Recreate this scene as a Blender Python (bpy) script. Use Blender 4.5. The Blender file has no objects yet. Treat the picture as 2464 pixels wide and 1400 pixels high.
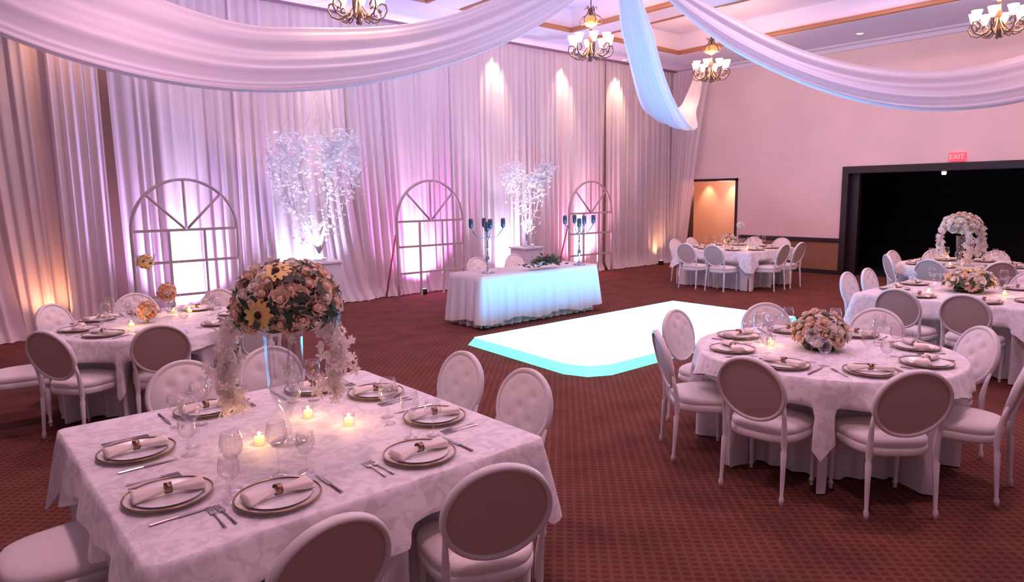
import bpy, bmesh, math, random
from mathutils import Vector, Matrix
random.seed(7)
PI = math.pi
R = math.radians
S = bpy.context.scene
COL = S.collection

# ------------------------------------------------------------------ camera
cam_data = bpy.data.cameras.new('camera')
cam = bpy.data.objects.new('camera', cam_data)
COL.objects.link(cam)
cam_data.sensor_fit = 'HORIZONTAL'
cam_data.sensor_width = 36.0
cam_data.lens = 1640.39 / 2464.0 * 36.0
cam_data.clip_start = 0.05
cam_data.clip_end = 200
PX, PY, FX = 1232.0, 700.0, 1640.39
def _dir(u, v):
    return Vector((u - PX, -(v - PY), -FX)).normalized()
AX, AY = _dir(3149, 444), _dir(-200, 488)       # vanishing points of the two wall directions
AZ = AX.cross(AY)
ROT = Matrix((AX, AY, AZ))
CAMZ = 1.9
cam.matrix_world = Matrix.Translation((0, 0, CAMZ)) @ ROT.to_4x4()
S.camera = cam

# ------------------------------------------------------------------ view, world
S.view_settings.view_transform = 'Standard'
S.view_settings.look = 'None'
S.view_settings.gamma = 1.0
S.view_settings.use_curve_mapping = False
S.view_settings.exposure = -0.32
W = bpy.data.worlds.new('world')
S.world = W
W.use_nodes = True
W.node_tree.nodes['Background'].inputs[0].default_value = (1.0, 0.54, 0.70, 1)
W.node_tree.nodes['Background'].inputs[1].default_value = 0.33

ZS = 5.09        # soffit height
ZC = 5.55        # tray ceiling height
YD = 11.37       # drape line
XB = 15.74       # back wall

# ------------------------------------------------------------------ lights
def add_light(name, kind, loc, power, color, target=None, size=0.1, spot=None, blend=0.6, parent=None):
    d = bpy.data.lights.new(name, kind)
    d.energy = power
    d.color = color
    if kind == 'AREA':
        d.shape = 'DISK'; d.size = size
    else:
        d.shadow_soft_size = size
    if kind == 'SPOT':
        d.spot_size = R(spot); d.spot_blend = blend
    o = bpy.data.objects.new(name, d)
    o.location = loc
    if target is not None:
        o.rotation_euler = (Vector(target) - Vector(loc)).to_track_quat('-Z', 'Y').to_euler()
    COL.objects.link(o)
    if parent: o.parent = parent
    return o
WARM = (1.0, 0.66, 0.36)
ROOMC = (1.0, 0.50, 0.58)
# lamps added under the tray ceiling as room fill; some get fittings below
ROOM_FILL = [(1.6, 0.8), (1.6, 4.6), (1.6, 8.3), (5.2, 0.8), (5.2, 4.6), (8.87, 0.8), (8.87, 4.6), (12.4, 5.4), (12.4, 1.2)]
for i, (x, y) in enumerate(ROOM_FILL):
    add_light('room_fill_light', 'AREA', (x, y, ZC - 0.06), 74, ROOMC, (x, y, 0), size=0.35)
# wall-washing downlights above the drapery
WASH = [5.36, 9.36, 11.37, 13.23]
for x in WASH:
    add_light('wash_light', 'SPOT', (x, YD - 0.30, ZS - 0.03), 210, (1.0, 0.72, 0.45), (x, YD + 0.06, 3.7), size=0.03, spot=52, blend=0.9)
add_light('wash_light', 'SPOT', (1.62, YD - 0.36, ZS - 0.03), 170, (1.0, 0.46, 0.22), (1.5, YD + 0.1, 3.0), size=0.03, spot=60, blend=0.9)
add_light('uplight_amber', 'SPOT', (14.9, YD - 0.22, 0.14), 60, (1.0, 0.45, 0.22), (14.95, YD + 0.05, 1.6), size=0.05, spot=100, blend=1.0)
# LED uplights standing behind the arches
UPL = [(3.06, 1.0), (7.30, 0.9), (11.90, 0.75)]
for i, (x, k) in enumerate(UPL):
    add_light('uplight_white', 'SPOT', (x, YD - 0.27, 0.16), 700 * k, (0.90, 0.88, 1.0), (x, YD + 0.02, 1.75), size=0.04, spot=27, blend=0.8)
    add_light('uplight_magenta', 'SPOT', (x + 0.05, YD - 0.36, 0.16), 800 * k, [(0.66, 0.44, 1.0), (0.92, 0.28, 0.95), (1.0, 0.32, 0.60)][i], (x, YD + 0.20, 2.0), size=0.06, spot=115, blend=1.0)
for x, c in ((5.0, (0.62, 0.62, 1.0)), (9.5, (0.72, 0.68, 1.0))):
    add_light('uplight_tree', 'SPOT', (x, YD - 0.30, 0.16), 520, c, (x, YD + 0.10, 2.6), size=0.06, spot=100, blend=1.0)
    add_light('uplight_branches', 'SPOT', (x + (.08 if x > 6 else -.1), 10.50, 1.0), 170, (0.92, 0.86, 1.0), (x + (.12 if x > 6 else -.02), 10.66, 2.4), size=0.05, spot=85, blend=0.8)

add_light('uplight_amber', 'SPOT', (1.28, YD - 0.05, 0.14), 75, (1.0, 0.40, 0.20), (1.28, YD + 0.25, 2.2), size=0.05, spot=110, blend=1.0)

# ------------------------------------------------------------------ helpers
def new_mat(name):
    m = bpy.data.materials.new(name); m.use_nodes = True
    nt = m.node_tree
    return m, nt, nt.nodes['Principled BSDF'], nt.nodes['Material Output']
def mat(name, col, rough=0.5, metal=0.0, emit=None, estr=0.0, noise=None, bump=None, sheen=0.0):
    m, nt, b, out = new_mat(name)
    b.inputs['Base Color'].default_value = (*col, 1)
    b.inputs['Roughness'].default_value = rough
    b.inputs['Metallic'].default_value = metal
    if sheen: b.inputs['Sheen Weight'].default_value = sheen
    if emit:
        b.inputs['Emission Color'].default_value = (*emit, 1)
        b.inputs['Emission Strength'].default_value = estr
    if noise or bump:
        tc = nt.nodes.new('ShaderNodeTexCoord')
        n = nt.nodes.new('ShaderNodeTexNoise')
        nt.links.new(tc.outputs['Object'], n.inputs['Vector'])
        n.inputs['Scale'].default_value = (noise or bump)[0]
        n.inputs['Detail'].default_value = 4
        if noise:
            r = nt.nodes.new('ShaderNodeValToRGB')
            k = noise[1]
            r.color_ramp.elements[0].color = (*[c * (1 - k) for c in col], 1)
            r.color_ramp.elements[1].color = (*[min(1, c * (1 + k)) for c in col], 1)
            r.color_ramp.elements[0].position = 0.35; r.color_ramp.elements[1].position = 0.65
            nt.links.new(n.outputs['Fac'], r.inputs['Fac'])
            nt.links.new(r.outputs['Color'], b.inputs['Base Color'])
        if bump:
            bp = nt.nodes.new('ShaderNodeBump')
            bp.inputs['Strength'].default_value = bump[1]
            bp.inputs['Distance'].default_value = 0.01
            nt.links.new(n.outputs['Fac'], bp.inputs['Height'])
            nt.links.new(bp.outputs['Normal'], b.inputs['Normal'])
    return m
def sheer_mat(name, col, transl=0.35, transp=0.0):
    m, nt, b, out = new_mat(name)
    nt.nodes.remove(b)
    d = nt.nodes.new('ShaderNodeBsdfDiffuse'); d.inputs[0].default_value = (*col, 1)
    t = nt.nodes.new('ShaderNodeBsdfTranslucent'); t.inputs[0].default_value = (*col, 1)
    x = nt.nodes.new('ShaderNodeMixShader'); x.inputs[0].default_value = transl
    nt.links.new(d.outputs[0], x.inputs[1]); nt.links.new(t.outputs[0], x.inputs[2])
    last = x
    if transp:
        p = nt.nodes.new('ShaderNodeBsdfTransparent')
        y = nt.nodes.new('ShaderNodeMixShader'); y.inputs[0].default_value = transp
        nt.links.new(x.outputs[0], y.inputs[1]); nt.links.new(p.outputs[0], y.inputs[2])
        last = y
    nt.links.new(last.outputs[0], out.inputs[0])
    return m
def glass_mat(name, tint=(0.99, 0.985, 0.985), gloss=0.06):
    m, nt, b, out = new_mat(name)
    nt.nodes.remove(b)
    t = nt.nodes.new('ShaderNodeBsdfTransparent'); t.inputs[0].default_value = (*tint, 1)
    g = nt.nodes.new('ShaderNodeBsdfGlossy'); g.inputs['Roughness'].default_value = 0.03
    lw = nt.nodes.new('ShaderNodeLayerWeight'); lw.inputs[0].default_value = 0.35
    mp = nt.nodes.new('ShaderNodeMapRange')
    mp.inputs['To Min'].default_value = gloss * 0.5; mp.inputs['To Max'].default_value = 0.42
    nt.links.new(lw.outputs['Facing'], mp.inputs['Value'])
    x = nt.nodes.new('ShaderNodeMixShader')
    nt.links.new(mp.outputs[0], x.inputs[0])
    nt.links.new(t.outputs[0], x.inputs[1]); nt.links.new(g.outputs[0], x.inputs[2])
    nt.links.new(x.outputs[0], out.inputs[0])
    return m
def emit_mat(name, col, s):
    m, nt, b, out = new_mat(name)
    nt.nodes.remove(b)
    e = nt.nodes.new('ShaderNodeEmission'); e.inputs[0].default_value = (*col, 1); e.inputs[1].default_value = s
    nt.links.new(e.outputs[0], out.inputs[0])
    return m

def box(bm, a, b, rot=None):
    vs = [bm.verts.new((x, y, z)) for x in (a[0], b[0]) for y in (a[1], b[1]) for z in (a[2], b[2])]
    for f in ((0, 1, 3, 2), (4, 6, 7, 5), (0, 4, 5, 1), (2, 3, 7, 6), (0, 2, 6, 4), (1, 5, 7, 3)):
        bm.faces.new([vs[i] for i in f])
    return vs
def tube(bm, pts, r, seg=8, closed=False, flat=1.0, cap=True):
    pts = [Vector(p) for p in pts]
    n = len(pts); rings = []
    rr = r if isinstance(r, (list, tuple)) else [r] * n
    up = None
    for i, p in enumerate(pts):
        if closed: t = (pts[(i + 1) % n] - pts[i - 1])
        else: t = pts[min(i + 1, n - 1)] - pts[max(i - 1, 0)]
        t.normalize()
        if up is None:
            up = Vector((0, 0, 1)) if abs(t.z) < 0.9 else Vector((1, 0, 0))
        a = t.cross(up)
        if a.length < 1e-5: a = t.cross(Vector((0.3, 1, 0.2)))
        a.normalize(); b = a.cross(t).normalized(); up = b
        rings.append([bm.verts.new(p + a * math.cos(2 * PI * k / seg) * rr[i] + b * math.sin(2 * PI * k / seg) * rr[i] * flat) for k in range(seg)])
    m = n if closed else n - 1
    for i in range(m):
        A, B = rings[i], rings[(i + 1) % n]
        for k in range(seg):
            bm.faces.new((A[k], A[(k + 1) % seg], B[(k + 1) % seg], B[k]))
    if not closed and cap:
        bm.faces.new(rings[0][::-1]); bm.faces.new(rings[-1])
def lathe(bm, prof, seg=24, c=(0, 0, 0), capb=False, capt=False):
    rings = []
    for r, z in prof:
        rings.append([bm.verts.new((c[0] + r * math.cos(2 * PI * k / seg), c[1] + r * math.sin(2 * PI * k / seg), c[2] + z)) for k in range(seg)])
    for A, B in zip(rings, rings[1:]):
        for k in range(seg):
            bm.faces.new((A[k], A[(k + 1) % seg], B[(k + 1) % seg], B[k]))
    if capb: bm.faces.new(rings[0][::-1])
    if capt: bm.faces.new(rings[-1])
def ball(bm, c, r, seg=10, rings=6):
    if not isinstance(r, (tuple, list)): r = (r, r, r)
    M = Matrix.Translation(c) @ Matrix.Diagonal((r[0], r[1], r[2], 1))
    bmesh.ops.create_uvsphere(bm, u_segments=seg, v_segments=rings, radius=1, matrix=M)
def grid(bm, nu, nv, fn, closed_u=False):
    g = [[bm.verts.new(fn(i / (nu if closed_u else nu - 1), j / (nv - 1))) for j in range(nv)] for i in range(nu)]
    for i in range(nu if closed_u else nu - 1):
        for j in range(nv - 1):
            a, b = g[i], g[(i + 1) % nu]
            bm.faces.new((a[j], b[j], b[j + 1], a[j + 1]))
    return g
def obj(name, bm, m, parent=None, smooth=True, bevel=0.0, solid=0.0, recalc=True):
    if recalc: bmesh.ops.recalc_face_normals(bm, faces=bm.faces)
    me = bpy.data.meshes.new(name)
    bm.to_mesh(me); bm.free()
    me.materials.append(m)
    if smooth:
        for p in me.polygons: p.use_smooth = True
    o = bpy.data.objects.new(name, me)
    COL.objects.link(o)
    if parent: o.parent = parent
    if bevel:
        b = o.modifiers.new('bevel', 'BEVEL'); b.width = bevel; b.segments = 2; b.limit_method = 'ANGLE'
    if solid:
        s = o.modifiers.new('solid', 'SOLIDIFY'); s.thickness = solid; s.offset = 0
    return o
def tag(o, label=None, cat=None, group=None, kind=None):
    if label: o['label'] = label
    if cat: o['category'] = cat
    if group: o['group'] = group
    if kind: o['kind'] = kind
    return o
def thing(name, loc=(0, 0, 0), rz=0.0, label=None, cat=None, group=None):
    o = bpy.data.objects.new(name, None); COL.objects.link(o)
    o.empty_display_size = 0.1
    o.location = loc; o.rotation_euler = (0, 0, rz)
    return tag(o, label, cat, group)
def kids(o): return [c for c in bpy.data.objects if c.parent == o]
KC = {}
def dup(o, loc=None, rz=None, label=None, group=None, parent=None, scale=None):
    c = o.copy(); COL.objects.link(c)
    if parent is not None: c.parent = parent
    if loc is not None: c.location = loc
    if rz is not None: c.rotation_euler = (0, 0, rz)
    if scale is not None: c.scale = (scale,) * 3
    if label: c['label'] = label
    if group: c['group'] = group
    if o.name not in KC: KC[o.name] = kids(o)
    for ch in KC[o.name]:
        dup(ch, parent=c)
    return c
class Proto:
    """first use moves the built thing itself, later uses copy it"""
    def __init__(s, root): s.root = root; s.used = False
    def put(s, loc, rz, label, group=None, scale=None):
        if not s.used:
            s.used = True
            KC[s.root.name] = kids(s.root)
            s.root.location = loc; s.root.rotation_euler = (0, 0, rz)
            if scale: s.root.scale = (scale,) * 3
            s.root['label'] = label
            if group: s.root['group'] = group
            return s.root
        return dup(s.root, loc, rz, label, group, scale=scale or (s.root.scale[0] and 1.0))
def struct(name, bm, m, parent=None, smooth=False, **k):
    o = obj(name, bm, m, parent, smooth=smooth, **k)
    if parent is None: o['kind'] = 'structure'
    return o

# ------------------------------------------------------------------ materials
M = {}
def carpet_mat():
    m, nt, b, out = new_mat('burgundy_carpet')
    N, L = nt.nodes, nt.links
    tc = N.new('ShaderNodeTexCoord')
    sp = N.new('ShaderNodeSeparateXYZ'); L.new(tc.outputs['Object'], sp.inputs[0])
    def sn(src, per, ph=0.0):
        a = N.new('ShaderNodeMath'); a.operation = 'MULTIPLY_ADD'; a.inputs[1].default_value = 2 * PI / per; a.inputs[2].default_value = ph
        L.new(src, a.inputs[0])
        s = N.new('ShaderNodeMath'); s.operation = 'SINE'; L.new(a.outputs[0], s.inputs[0])
        return s.outputs[0]
    mx = N.new('ShaderNodeMath'); mx.operation = 'MAXIMUM'
    pa = N.new('ShaderNodeMath'); pa.operation = 'ADD'; L.new(sp.outputs[0], pa.inputs[0]); L.new(sp.outputs[1], pa.inputs[1])
    pb = N.new('ShaderNodeMath'); pb.operation = 'SUBTRACT'; L.new(sp.outputs[0], pb.inputs[0]); L.new(sp.outputs[1], pb.inputs[1])
    L.new(sn(pa.outputs[0], 0.066), mx.inputs[0]); L.new(sn(pb.outputs[0], 0.082), mx.inputs[1])
    r = N.new('ShaderNodeValToRGB')
    r.color_ramp.elements[0].position = 0.0; r.color_ramp.elements[0].color = (0.105, 0.037, 0.026, 1)
    r.color_ramp.elements[1].position = 0.9; r.color_ramp.elements[1].color = (0.170, 0.061, 0.045, 1)
    L.new(mx.outputs[0], r.inputs[0])
    n = N.new('ShaderNodeTexNoise'); n.inputs['Scale'].default_value = 3.0; n.inputs['Detail'].default_value = 3
    L.new(tc.outputs['Object'], n.inputs['Vector'])
    mr = N.new('ShaderNodeMapRange'); mr.inputs['From Min'].default_value = 0.3; mr.inputs['From Max'].default_value = 0.7
    mr.inputs['To Min'].default_value = 0.82; mr.inputs['To Max'].default_value = 1.15
    L.new(n.outputs['Fac'], mr.inputs[0])
    vm = N.new('ShaderNodeVectorMath'); vm.operation = 'SCALE'
    L.new(r.outputs[0], vm.inputs[0]); L.new(mr.outputs[0], vm.inputs['Scale'])
    L.new(vm.outputs[0], b.inputs['Base Color'])
    b.inputs['Roughness'].default_value = 0.95
    b.inputs['Specular IOR Level'].default_value = 0.1
    return m
def damask_mat():
    m, nt, b, out = new_mat('damask_cloth')
    N, L = nt.nodes, nt.links
    tc = N.new('ShaderNodeTexCoord')
    v = N.new('ShaderNodeTexNoise'); v.inputs['Scale'].default_value = 13; v.inputs['Detail'].default_value = 3; v.inputs['Distortion'].default_value = 1.2
    L.new(tc.outputs['Object'], v.inputs['Vector'])
    r = N.new('ShaderNodeValToRGB')
    r.color_ramp.elements[0].position = 0.42; r.color_ramp.elements[0].color = (0.69, 0.655, 0.665, 1)
    r.color_ramp.elements[1].position = 0.55; r.color_ramp.elements[1].color = (0.84, 0.81, 0.81, 1)
    L.new(v.outputs['Fac'], r.inputs[0]); L.new(r.outputs[0], b.inputs['Base Color'])
    b.inputs['Roughness'].default_value = 0.6
    b.inputs['Sheen Weight'].default_value = 0.2
    bp = N.new('ShaderNodeBump'); bp.inputs['Strength'].default_value = 0.25; bp.inputs['Distance'].default_value = 0.004
    L.new(v.outputs['Fac'], bp.inputs['Height']); L.new(bp.outputs[0], b.inputs['Normal'])
    return m
M['carpet'] = carpet_mat()
M['damask'] = damask_mat()
M['wall'] = mat('painted_wall', (0.84, 0.68, 0.67), 0.85, noise=(1.2, 0.03))
M['liner'] = mat('drape_liner_wall', (0.50, 0.36, 0.30), 0.9)
M['ceiling'] = mat('ceiling_paint', (0.78, 0.75, 0.90), 0.85)
M['moulding'] = mat('gilt_brown_moulding', (0.36, 0.17, 0.09), 0.45)
M['crown'] = mat('dark_crown_line', (0.22, 0.14, 0.17), 0.6)
M['darkwood'] = mat('dark_wood', (0.020, 0.014, 0.016), 0.4, noise=(6, 0.2))
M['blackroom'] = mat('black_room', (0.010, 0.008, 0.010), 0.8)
M['wainscot'] = mat('wainscot_brown', (0.27, 0.13, 0.075), 0.6, noise=(2, 0.1))
M['cloth'] = mat('white_cloth', (0.72, 0.70, 0.71), 0.75, sheen=0.2, bump=(40, 0.1))
M['drape'] = sheer_mat('sheer_drape', (0.87, 0.78, 0.81), 0.30)
M['swag'] = sheer_mat('sheer_swag', (0.80, 0.80, 0.86), 0.30, 0.05)
M['frame'] = mat('white_chair_paint', (0.78, 0.75, 0.74), 0.35)
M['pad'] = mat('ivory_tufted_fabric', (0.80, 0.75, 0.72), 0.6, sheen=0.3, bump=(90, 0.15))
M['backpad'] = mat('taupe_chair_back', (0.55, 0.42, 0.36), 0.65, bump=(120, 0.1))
M['gold'] = mat('bronze_rim', (0.30, 0.20, 0.12), 0.3, 0.9)
M['plate'] = mat('pearl_charger', (0.74, 0.70, 0.69), 0.25)
M['china'] = mat('white_china', (0.85, 0.84, 0.83), 0.2)
M['napkin'] = mat('ivory_napkin', (0.84, 0.76, 0.68), 0.8, bump=(60, 0.2))
M['steel'] = mat('flatware_steel', (0.40, 0.36, 0.36), 0.25, 1.0)
M['glass'] = glass_mat('clear_glass')
M['vase'] = glass_mat('vase_glass', (0.96, 0.97, 0.98), 0.12)
M['wax'] = mat('candle_wax', (0.9, 0.75, 0.5), 0.5, emit=(1.0, 0.62, 0.22), estr=1.6)
M['flame'] = emit_mat('flame', (1.0, 0.72, 0.30), 12)
M['bulb'] = emit_mat('bulb_glow', (1.0, 0.78, 0.46), 9)
M['shade'] = mat('frosted_shade', (0.95, 0.85, 0.68), 0.4, emit=(1.0, 0.74, 0.42), estr=2.2)
M['iron'] = mat('bronze_iron', (0.20, 0.13, 0.10), 0.4, 0.6)
M['led_top'] = emit_mat('lit_dance_floor', (0.13, 0.50, 1.0), 16)
M['led_edge'] = mat('teal_edge', (0.2, 0.6, 0.5), 0.3, emit=(0.20, 0.92, 0.74), estr=1.15)
M['arch'] = mat('arch_frame_paint', (0.50, 0.44, 0.42), 0.5)
M['arch_prop'] = mat('redlit_prop', (0.55, 0.12, 0.12), 0.5)  # red light falling on the prop is put into its base colour
M['blossom'] = sheer_mat('white_blossom', (0.95, 0.95, 0.98), 0.4)
M['branch'] = mat('pale_branch', (0.62, 0.58, 0.62), 0.7)
M['silver'] = mat('candelabra_metal', (0.42, 0.45, 0.50), 0.25, 0.9)
M['darkglass'] = mat('dark_glass_cup', (0.05, 0.07, 0.09), 0.15)
M['rose'] = mat('peach_rose', (0.86, 0.66, 0.50), 0.7)
M['cream'] = mat('cream_rose', (0.90, 0.84, 0.74), 0.7)
M['yellow'] = mat('yellow_petals', (0.90, 0.66, 0.22), 0.6)
M['seed'] = mat('dark_flower_centre', (0.06, 0.02, 0.015), 0.8)
M['leaf'] = mat('dark_leaf', (0.035, 0.06, 0.03), 0.55)
M['paleleaf'] = mat('sage_leaf', (0.20, 0.26, 0.16), 0.6)
M['orchid'] = sheer_mat('blush_orchid', (0.96, 0.88, 0.82), 0.25)
M['orange'] = mat('orange_petals', (0.90, 0.50, 0.20), 0.7)
M['black'] = mat('black_fixture', (0.02, 0.02, 0.02), 0.4)
M['white'] = mat('white_fixture', (0.8, 0.8, 0.8), 0.4)
M['lens'] = emit_mat('lamp_lens', (1.0, 0.86, 0.66), 6)
M['exit'] = mat('exit_red', (0.8, 0.05, 0.08), 0.4, emit=(1.0, 0.10, 0.16), estr=1.1)
M['exit_text'] = emit_mat('exit_letters', (1.0, 0.55, 0.55), 1.3)
M['corridor'] = mat('corridor_wall', (0.72, 0.52, 0.42), 0.85)
M['pedestal'] = mat('pedestal_white', (0.74, 0.70, 0.74), 0.5)

# ------------------------------------------------------------------ structure
bm = bmesh.new(); box(bm, (-6, -6, -0.1), (20, 13, 0)); struct('floor', bm, M['carpet'])
bm = bmesh.new(); box(bm, (-6, YD + 0.40, 0), (XB + 0.3, YD + 0.60, ZC + 0.2)); struct('wall_left', bm, M['liner'])
bm = bmesh.new()
DT, OT = 2.25, 2.33            # door heads
D0, D1 = 9.44, 10.97           # doorway in y
O0, O1 = 1.6, 6.72             # wide opening in y
WX = XB + 0.25
box(bm, (XB, D1, 0), (WX, YD + 0.4, ZC)); box(bm, (XB, D0, DT), (WX, D1, ZC))
box(bm, (XB, O1, 0), (WX, D0, ZC)); box(bm, (XB, O0, OT), (WX, O1, ZC)); box(bm, (XB, -6, 0), (WX, O0, ZC))
struct('wall_back', bm, M['wall'])
# ceiling: soffit ring, tray and beams
bm = bmesh.new()
TY0, TY1, TX0, TX1 = 0.2, 9.96, -6.0, 13.85
box(bm, (-6, TY1, ZS), (XB, YD + 0.4, ZS + 0.1)); box(bm, (TX1, -6, ZS), (XB, TY1, ZS + 0.1)); box(bm, (-6, -6, ZS), (TX1, TY0, ZS + 0.1))
struct('ceiling', bm, M['ceiling'])
bm = bmesh.new()
box(bm, (-6, -6, ZC), (XB, YD + 0.4, ZC + 0.1))
box(bm, (-6, TY1, ZS + 0.1), (TX1 + .1, TY1 + .1, ZC)); box(bm, (TX1, TY0, ZS + 0.1), (TX1 + .1, TY1, ZC)); box(bm, (-6, TY0 - .1, ZS + 0.1), (TX1, TY0, ZC))
struct('ceiling_tray', bm, M['ceiling'])
for k, (a, b) in enumerate(((3.4, 4.0), (6.82, 7.45), (10.25, 10.88), (-.05, .55))):
    bm = bmesh.new(); box(bm, (a, TY0, ZS + 0.02), (b, TY1, ZC)); struct('trim_%d' % (k + 1), bm, M['ceiling'])
# gilt mouldings round the coffers, and the dark crown line
n = 5
def moulding(cells):
    bm = bmesh.new()
    for a, b in cells: box(bm, a, b)
    return bm
coff = [(-3, -.05), (.55, 3.4), (4.0, 6.82), (7.45, 10.25), (10.88, 13.85)]
for x0, x1 in coff:
    bm = bmesh.new(); w, h = 0.09, 0.09
    z0, z1 = ZS + 0.0, ZS + h
    for a, b in (((x0, TY0, z0), (x0 + w, TY1, z1)), ((x1 - w, TY0, z0), (x1, TY1, z1)), ((x0 + w, TY1 - w, z0), (x1 - w, TY1, z1)), ((x0 + w, TY0, z0), (x1 - w, TY0 + w, z1))):
        box(bm, a, b)
    struct('trim_%d' % n, bm, M['moulding'], bevel=0.03); n += 1
bm = bmesh.new(); box(bm, (-6, YD - .12, ZS - .05), (XB - .1, YD - .09, ZS)); struct('trim_%d' % n, bm, M['crown']); n += 1
bm = bmesh.new(); box(bm, (XB - .10, -6, ZS - .06), (XB, YD + .1, ZS)); box(bm, (XB - .05, -6, ZS - .16), (XB, YD + .1, ZS - .06)); struct('trim_%d' % n, bm, M['ceiling'], bevel=.02); n += 1
# wainscot, rails
bm = bmesh.new(); box(bm, (XB - .02, O1 + .12, .10), (XB, D0 - .08, .74)); struct('trim_%d' % n, bm, M['wainscot']); n += 1
bm = bmesh.new(); box(bm, (XB - .05, O1 + .12, .74), (XB, D0 - .08, .83)); struct('trim_%d' % n, bm, M['darkwood'], bevel=.01); n += 1
bm = bmesh.new(); box(bm, (XB - .035, O1 + .12, 0), (XB, D0 - .08, .10)); struct('baseboard_back', bm, M['darkwood'])
# lit doorway with corridor
d = thing('door_1', (XB, (D0 + D1) / 2, 0)); d['kind'] = 'structure'; w = (D1 - D0) / 2
bm = bmesh.new(); box(bm, (-.03, -w, 0), (.25, -w + .06, DT)); box(bm, (-.03, w - .06, 0), (.25, w, DT)); box(bm, (-.03, -w, DT - .06), (.25, w, DT)); obj('door_frame', bm, M['darkwood'], d, smooth=False)
bm = bmesh.new(); box(bm, (.25, -w - .4, 0), (2.0, -w - .3, 2.6)); box(bm, (1.5, -w - .3, 0), (1.6, w + .9, 2.6)); box(bm, (.25, -w - .3, 2.35), (1.6, w + .9, 2.45)); box(bm, (.25, w + .8, 0), (1.6, w + .9, 2.35)); struct('wall_corridor', bm, M['corridor']).location = (XB, (D0 + D1) / 2, 0)
for y in (10.46, 11.25):
    add_light('corridor_light', 'SPOT', (XB + 1.30, y, 2.33), 70, (1.0, 0.56, 0.30), (XB + 1.55, y, 0.4), size=0.04, spot=70, blend=.8)
    bm = bmesh.new(); lathe(bm, [(.001, 0), (.05, 0), (.06, -.01), (.06, .01)], 16); o = obj('corridor_downlight', bm, M['lens']); o.location = (XB + 1.30, y, 2.342)
    tag(o, 'small warm downlight in the corridor ceiling %s through the lit doorway' % ('nearer the dark jamb' if y < 11 else 'nearer the drapes'), 'ceiling light', 'corridor downlights')
add_light('corridor_fill', 'POINT', (XB + .8, 10.3, 2.0), 45, (1.0, .50, .40), size=.2)
# wide dark opening
d = thing('door_2', (XB, 0, 0)); d['kind'] = 'structure'
bm = bmesh.new(); box(bm, (-.06, O1 - .02, 0), (.25, O1 + .12, OT + .10)); box(bm, (-.06, O0 - .12, 0), (.25, O0 + .02, OT + .10)); box(bm, (-.06, O0, OT - .06), (.25, O1, OT + .10))
obj('door_frame', bm, M['darkwood'], d, smooth=False, bevel=.01)
bm = bmesh.new(); box(bm, (.10, O1 - .20, 0), (.24, O1 - .02, OT - .06)); obj('door_panel', bm, M['darkwood'], d, smooth=False)
bm = bmesh.new(); box(bm, (4.0, O0 - 1, 0), (4.1, O1 + 1.5, 2.9)); box(bm, (.25, O1 + 1.4, 0), (4, O1 + 1.5, 2.9)); box(bm, (.25, O0 - 1.1, 0), (4, O0 - 1, 2.9)); box(bm, (.25, O0 - 1, 2.8), (4, O1 + 1.4, 2.9)); box(bm, (.25, O0 - 1, 0), (4, O1 + 1.4, .01))
struct('wall_darkroom', bm, M['blackroom']).location = (XB, 0, 0)
bm = bmesh.new(); lathe(bm, [(.001, -.03), (.035, -.03), (.045, .0), (.045, .03)], 12, capt=True); o = obj('opening_spotlight', bm, M['lens']); o.location = (XB + .35, 4.95, 2.23)
tag(o, 'tiny bright spotlight under the head of the wide dark opening', 'light')
# exit sign
d = thing('exit_sign', (XB - .03, 4.62, OT + .12), 0, 'small glowing red exit sign above the wide dark opening', 'sign')
bm = bmesh.new(); box(bm, (-.03, -.15, 0), (.03, .15, .17)); obj('sign_box', bm, M['exit'], d, bevel=.01, smooth=False)
cu = bpy.data.curves.new('exit_text', 'FONT'); cu.body = 'EXIT'; cu.size = .13; cu.extrude = .002; cu.align_x = 'CENTER'; cu.align_y = 'CENTER'
tc_ = bpy.data.objects.new('tmp', cu); me_ = bpy.data.meshes.new_from_object(tc_); bpy.data.objects.remove(tc_)
to = bpy.data.objects.new('letters', me_); COL.objects.link(to); me_.materials.clear(); me_.materials.append(M['exit_text'])
to.parent = d; to.location = (-.034, 0, .085); to.rotation_euler = (R(90), 0, R(-90))

# ceiling fittings
def fitting(name, loc, label, m, group, r=.09):
    bm = bmesh.new(); lathe(bm, [(r * .75, -.012), (r, -.02), (r, .015), (r * .75, .01)], 20); o = thing(name, loc, 0, label, 'ceiling light', group)
    obj('trim_ring', bm, M['white'], o)
    bm = bmesh.new(); lathe(bm, [(.001, -.004), (r * .75, -.004), (r * .75, .01)], 20); obj('lens', bm, m, o)
    return o
wl = ['leftmost', 'second from left', 'third from left', 'rightmost']
for k, x in enumerate(WASH):
    fitting('recessed_downlight', (x, YD - .30, ZS), 'warm recessed downlight washing the top of the drapes, %s of four' % wl[k], M['lens'], 'downlights above the draped wall')
fitting('recessed_downlight', (1.62, YD - .36, ZS), 'amber recessed downlight over the brownish drape at far left', M['lens'], 'downlights above the draped wall')
for (x, y, l) in ((14.97, 6.32, 'above the middle of the back wall'), (15.06, 8.85, 'between the far chandelier and the right swag')):
    o = fitting('soffit_downlight', (x, y, ZS), 'small white recessed light in the soffit %s' % l, M['lens'], 'soffit lights by the back wall')
for k, (x, y) in enumerate(ROOM_FILL):
    if (x, y) in ((8.87, 4.6), (12.4, 5.4), (5.2, 4.6)):
        fitting('added_tray_light', (x, y, ZC), 'added round fill light in the ceiling tray %s' % {8.87: 'above the dance floor', 12.4: 'towards the back wall', 5.2: 'nearest the camera'}[x], M['lens'], 'added tray ceiling fill lights', .18)  # fittings added to go with the room fill lamps
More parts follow.
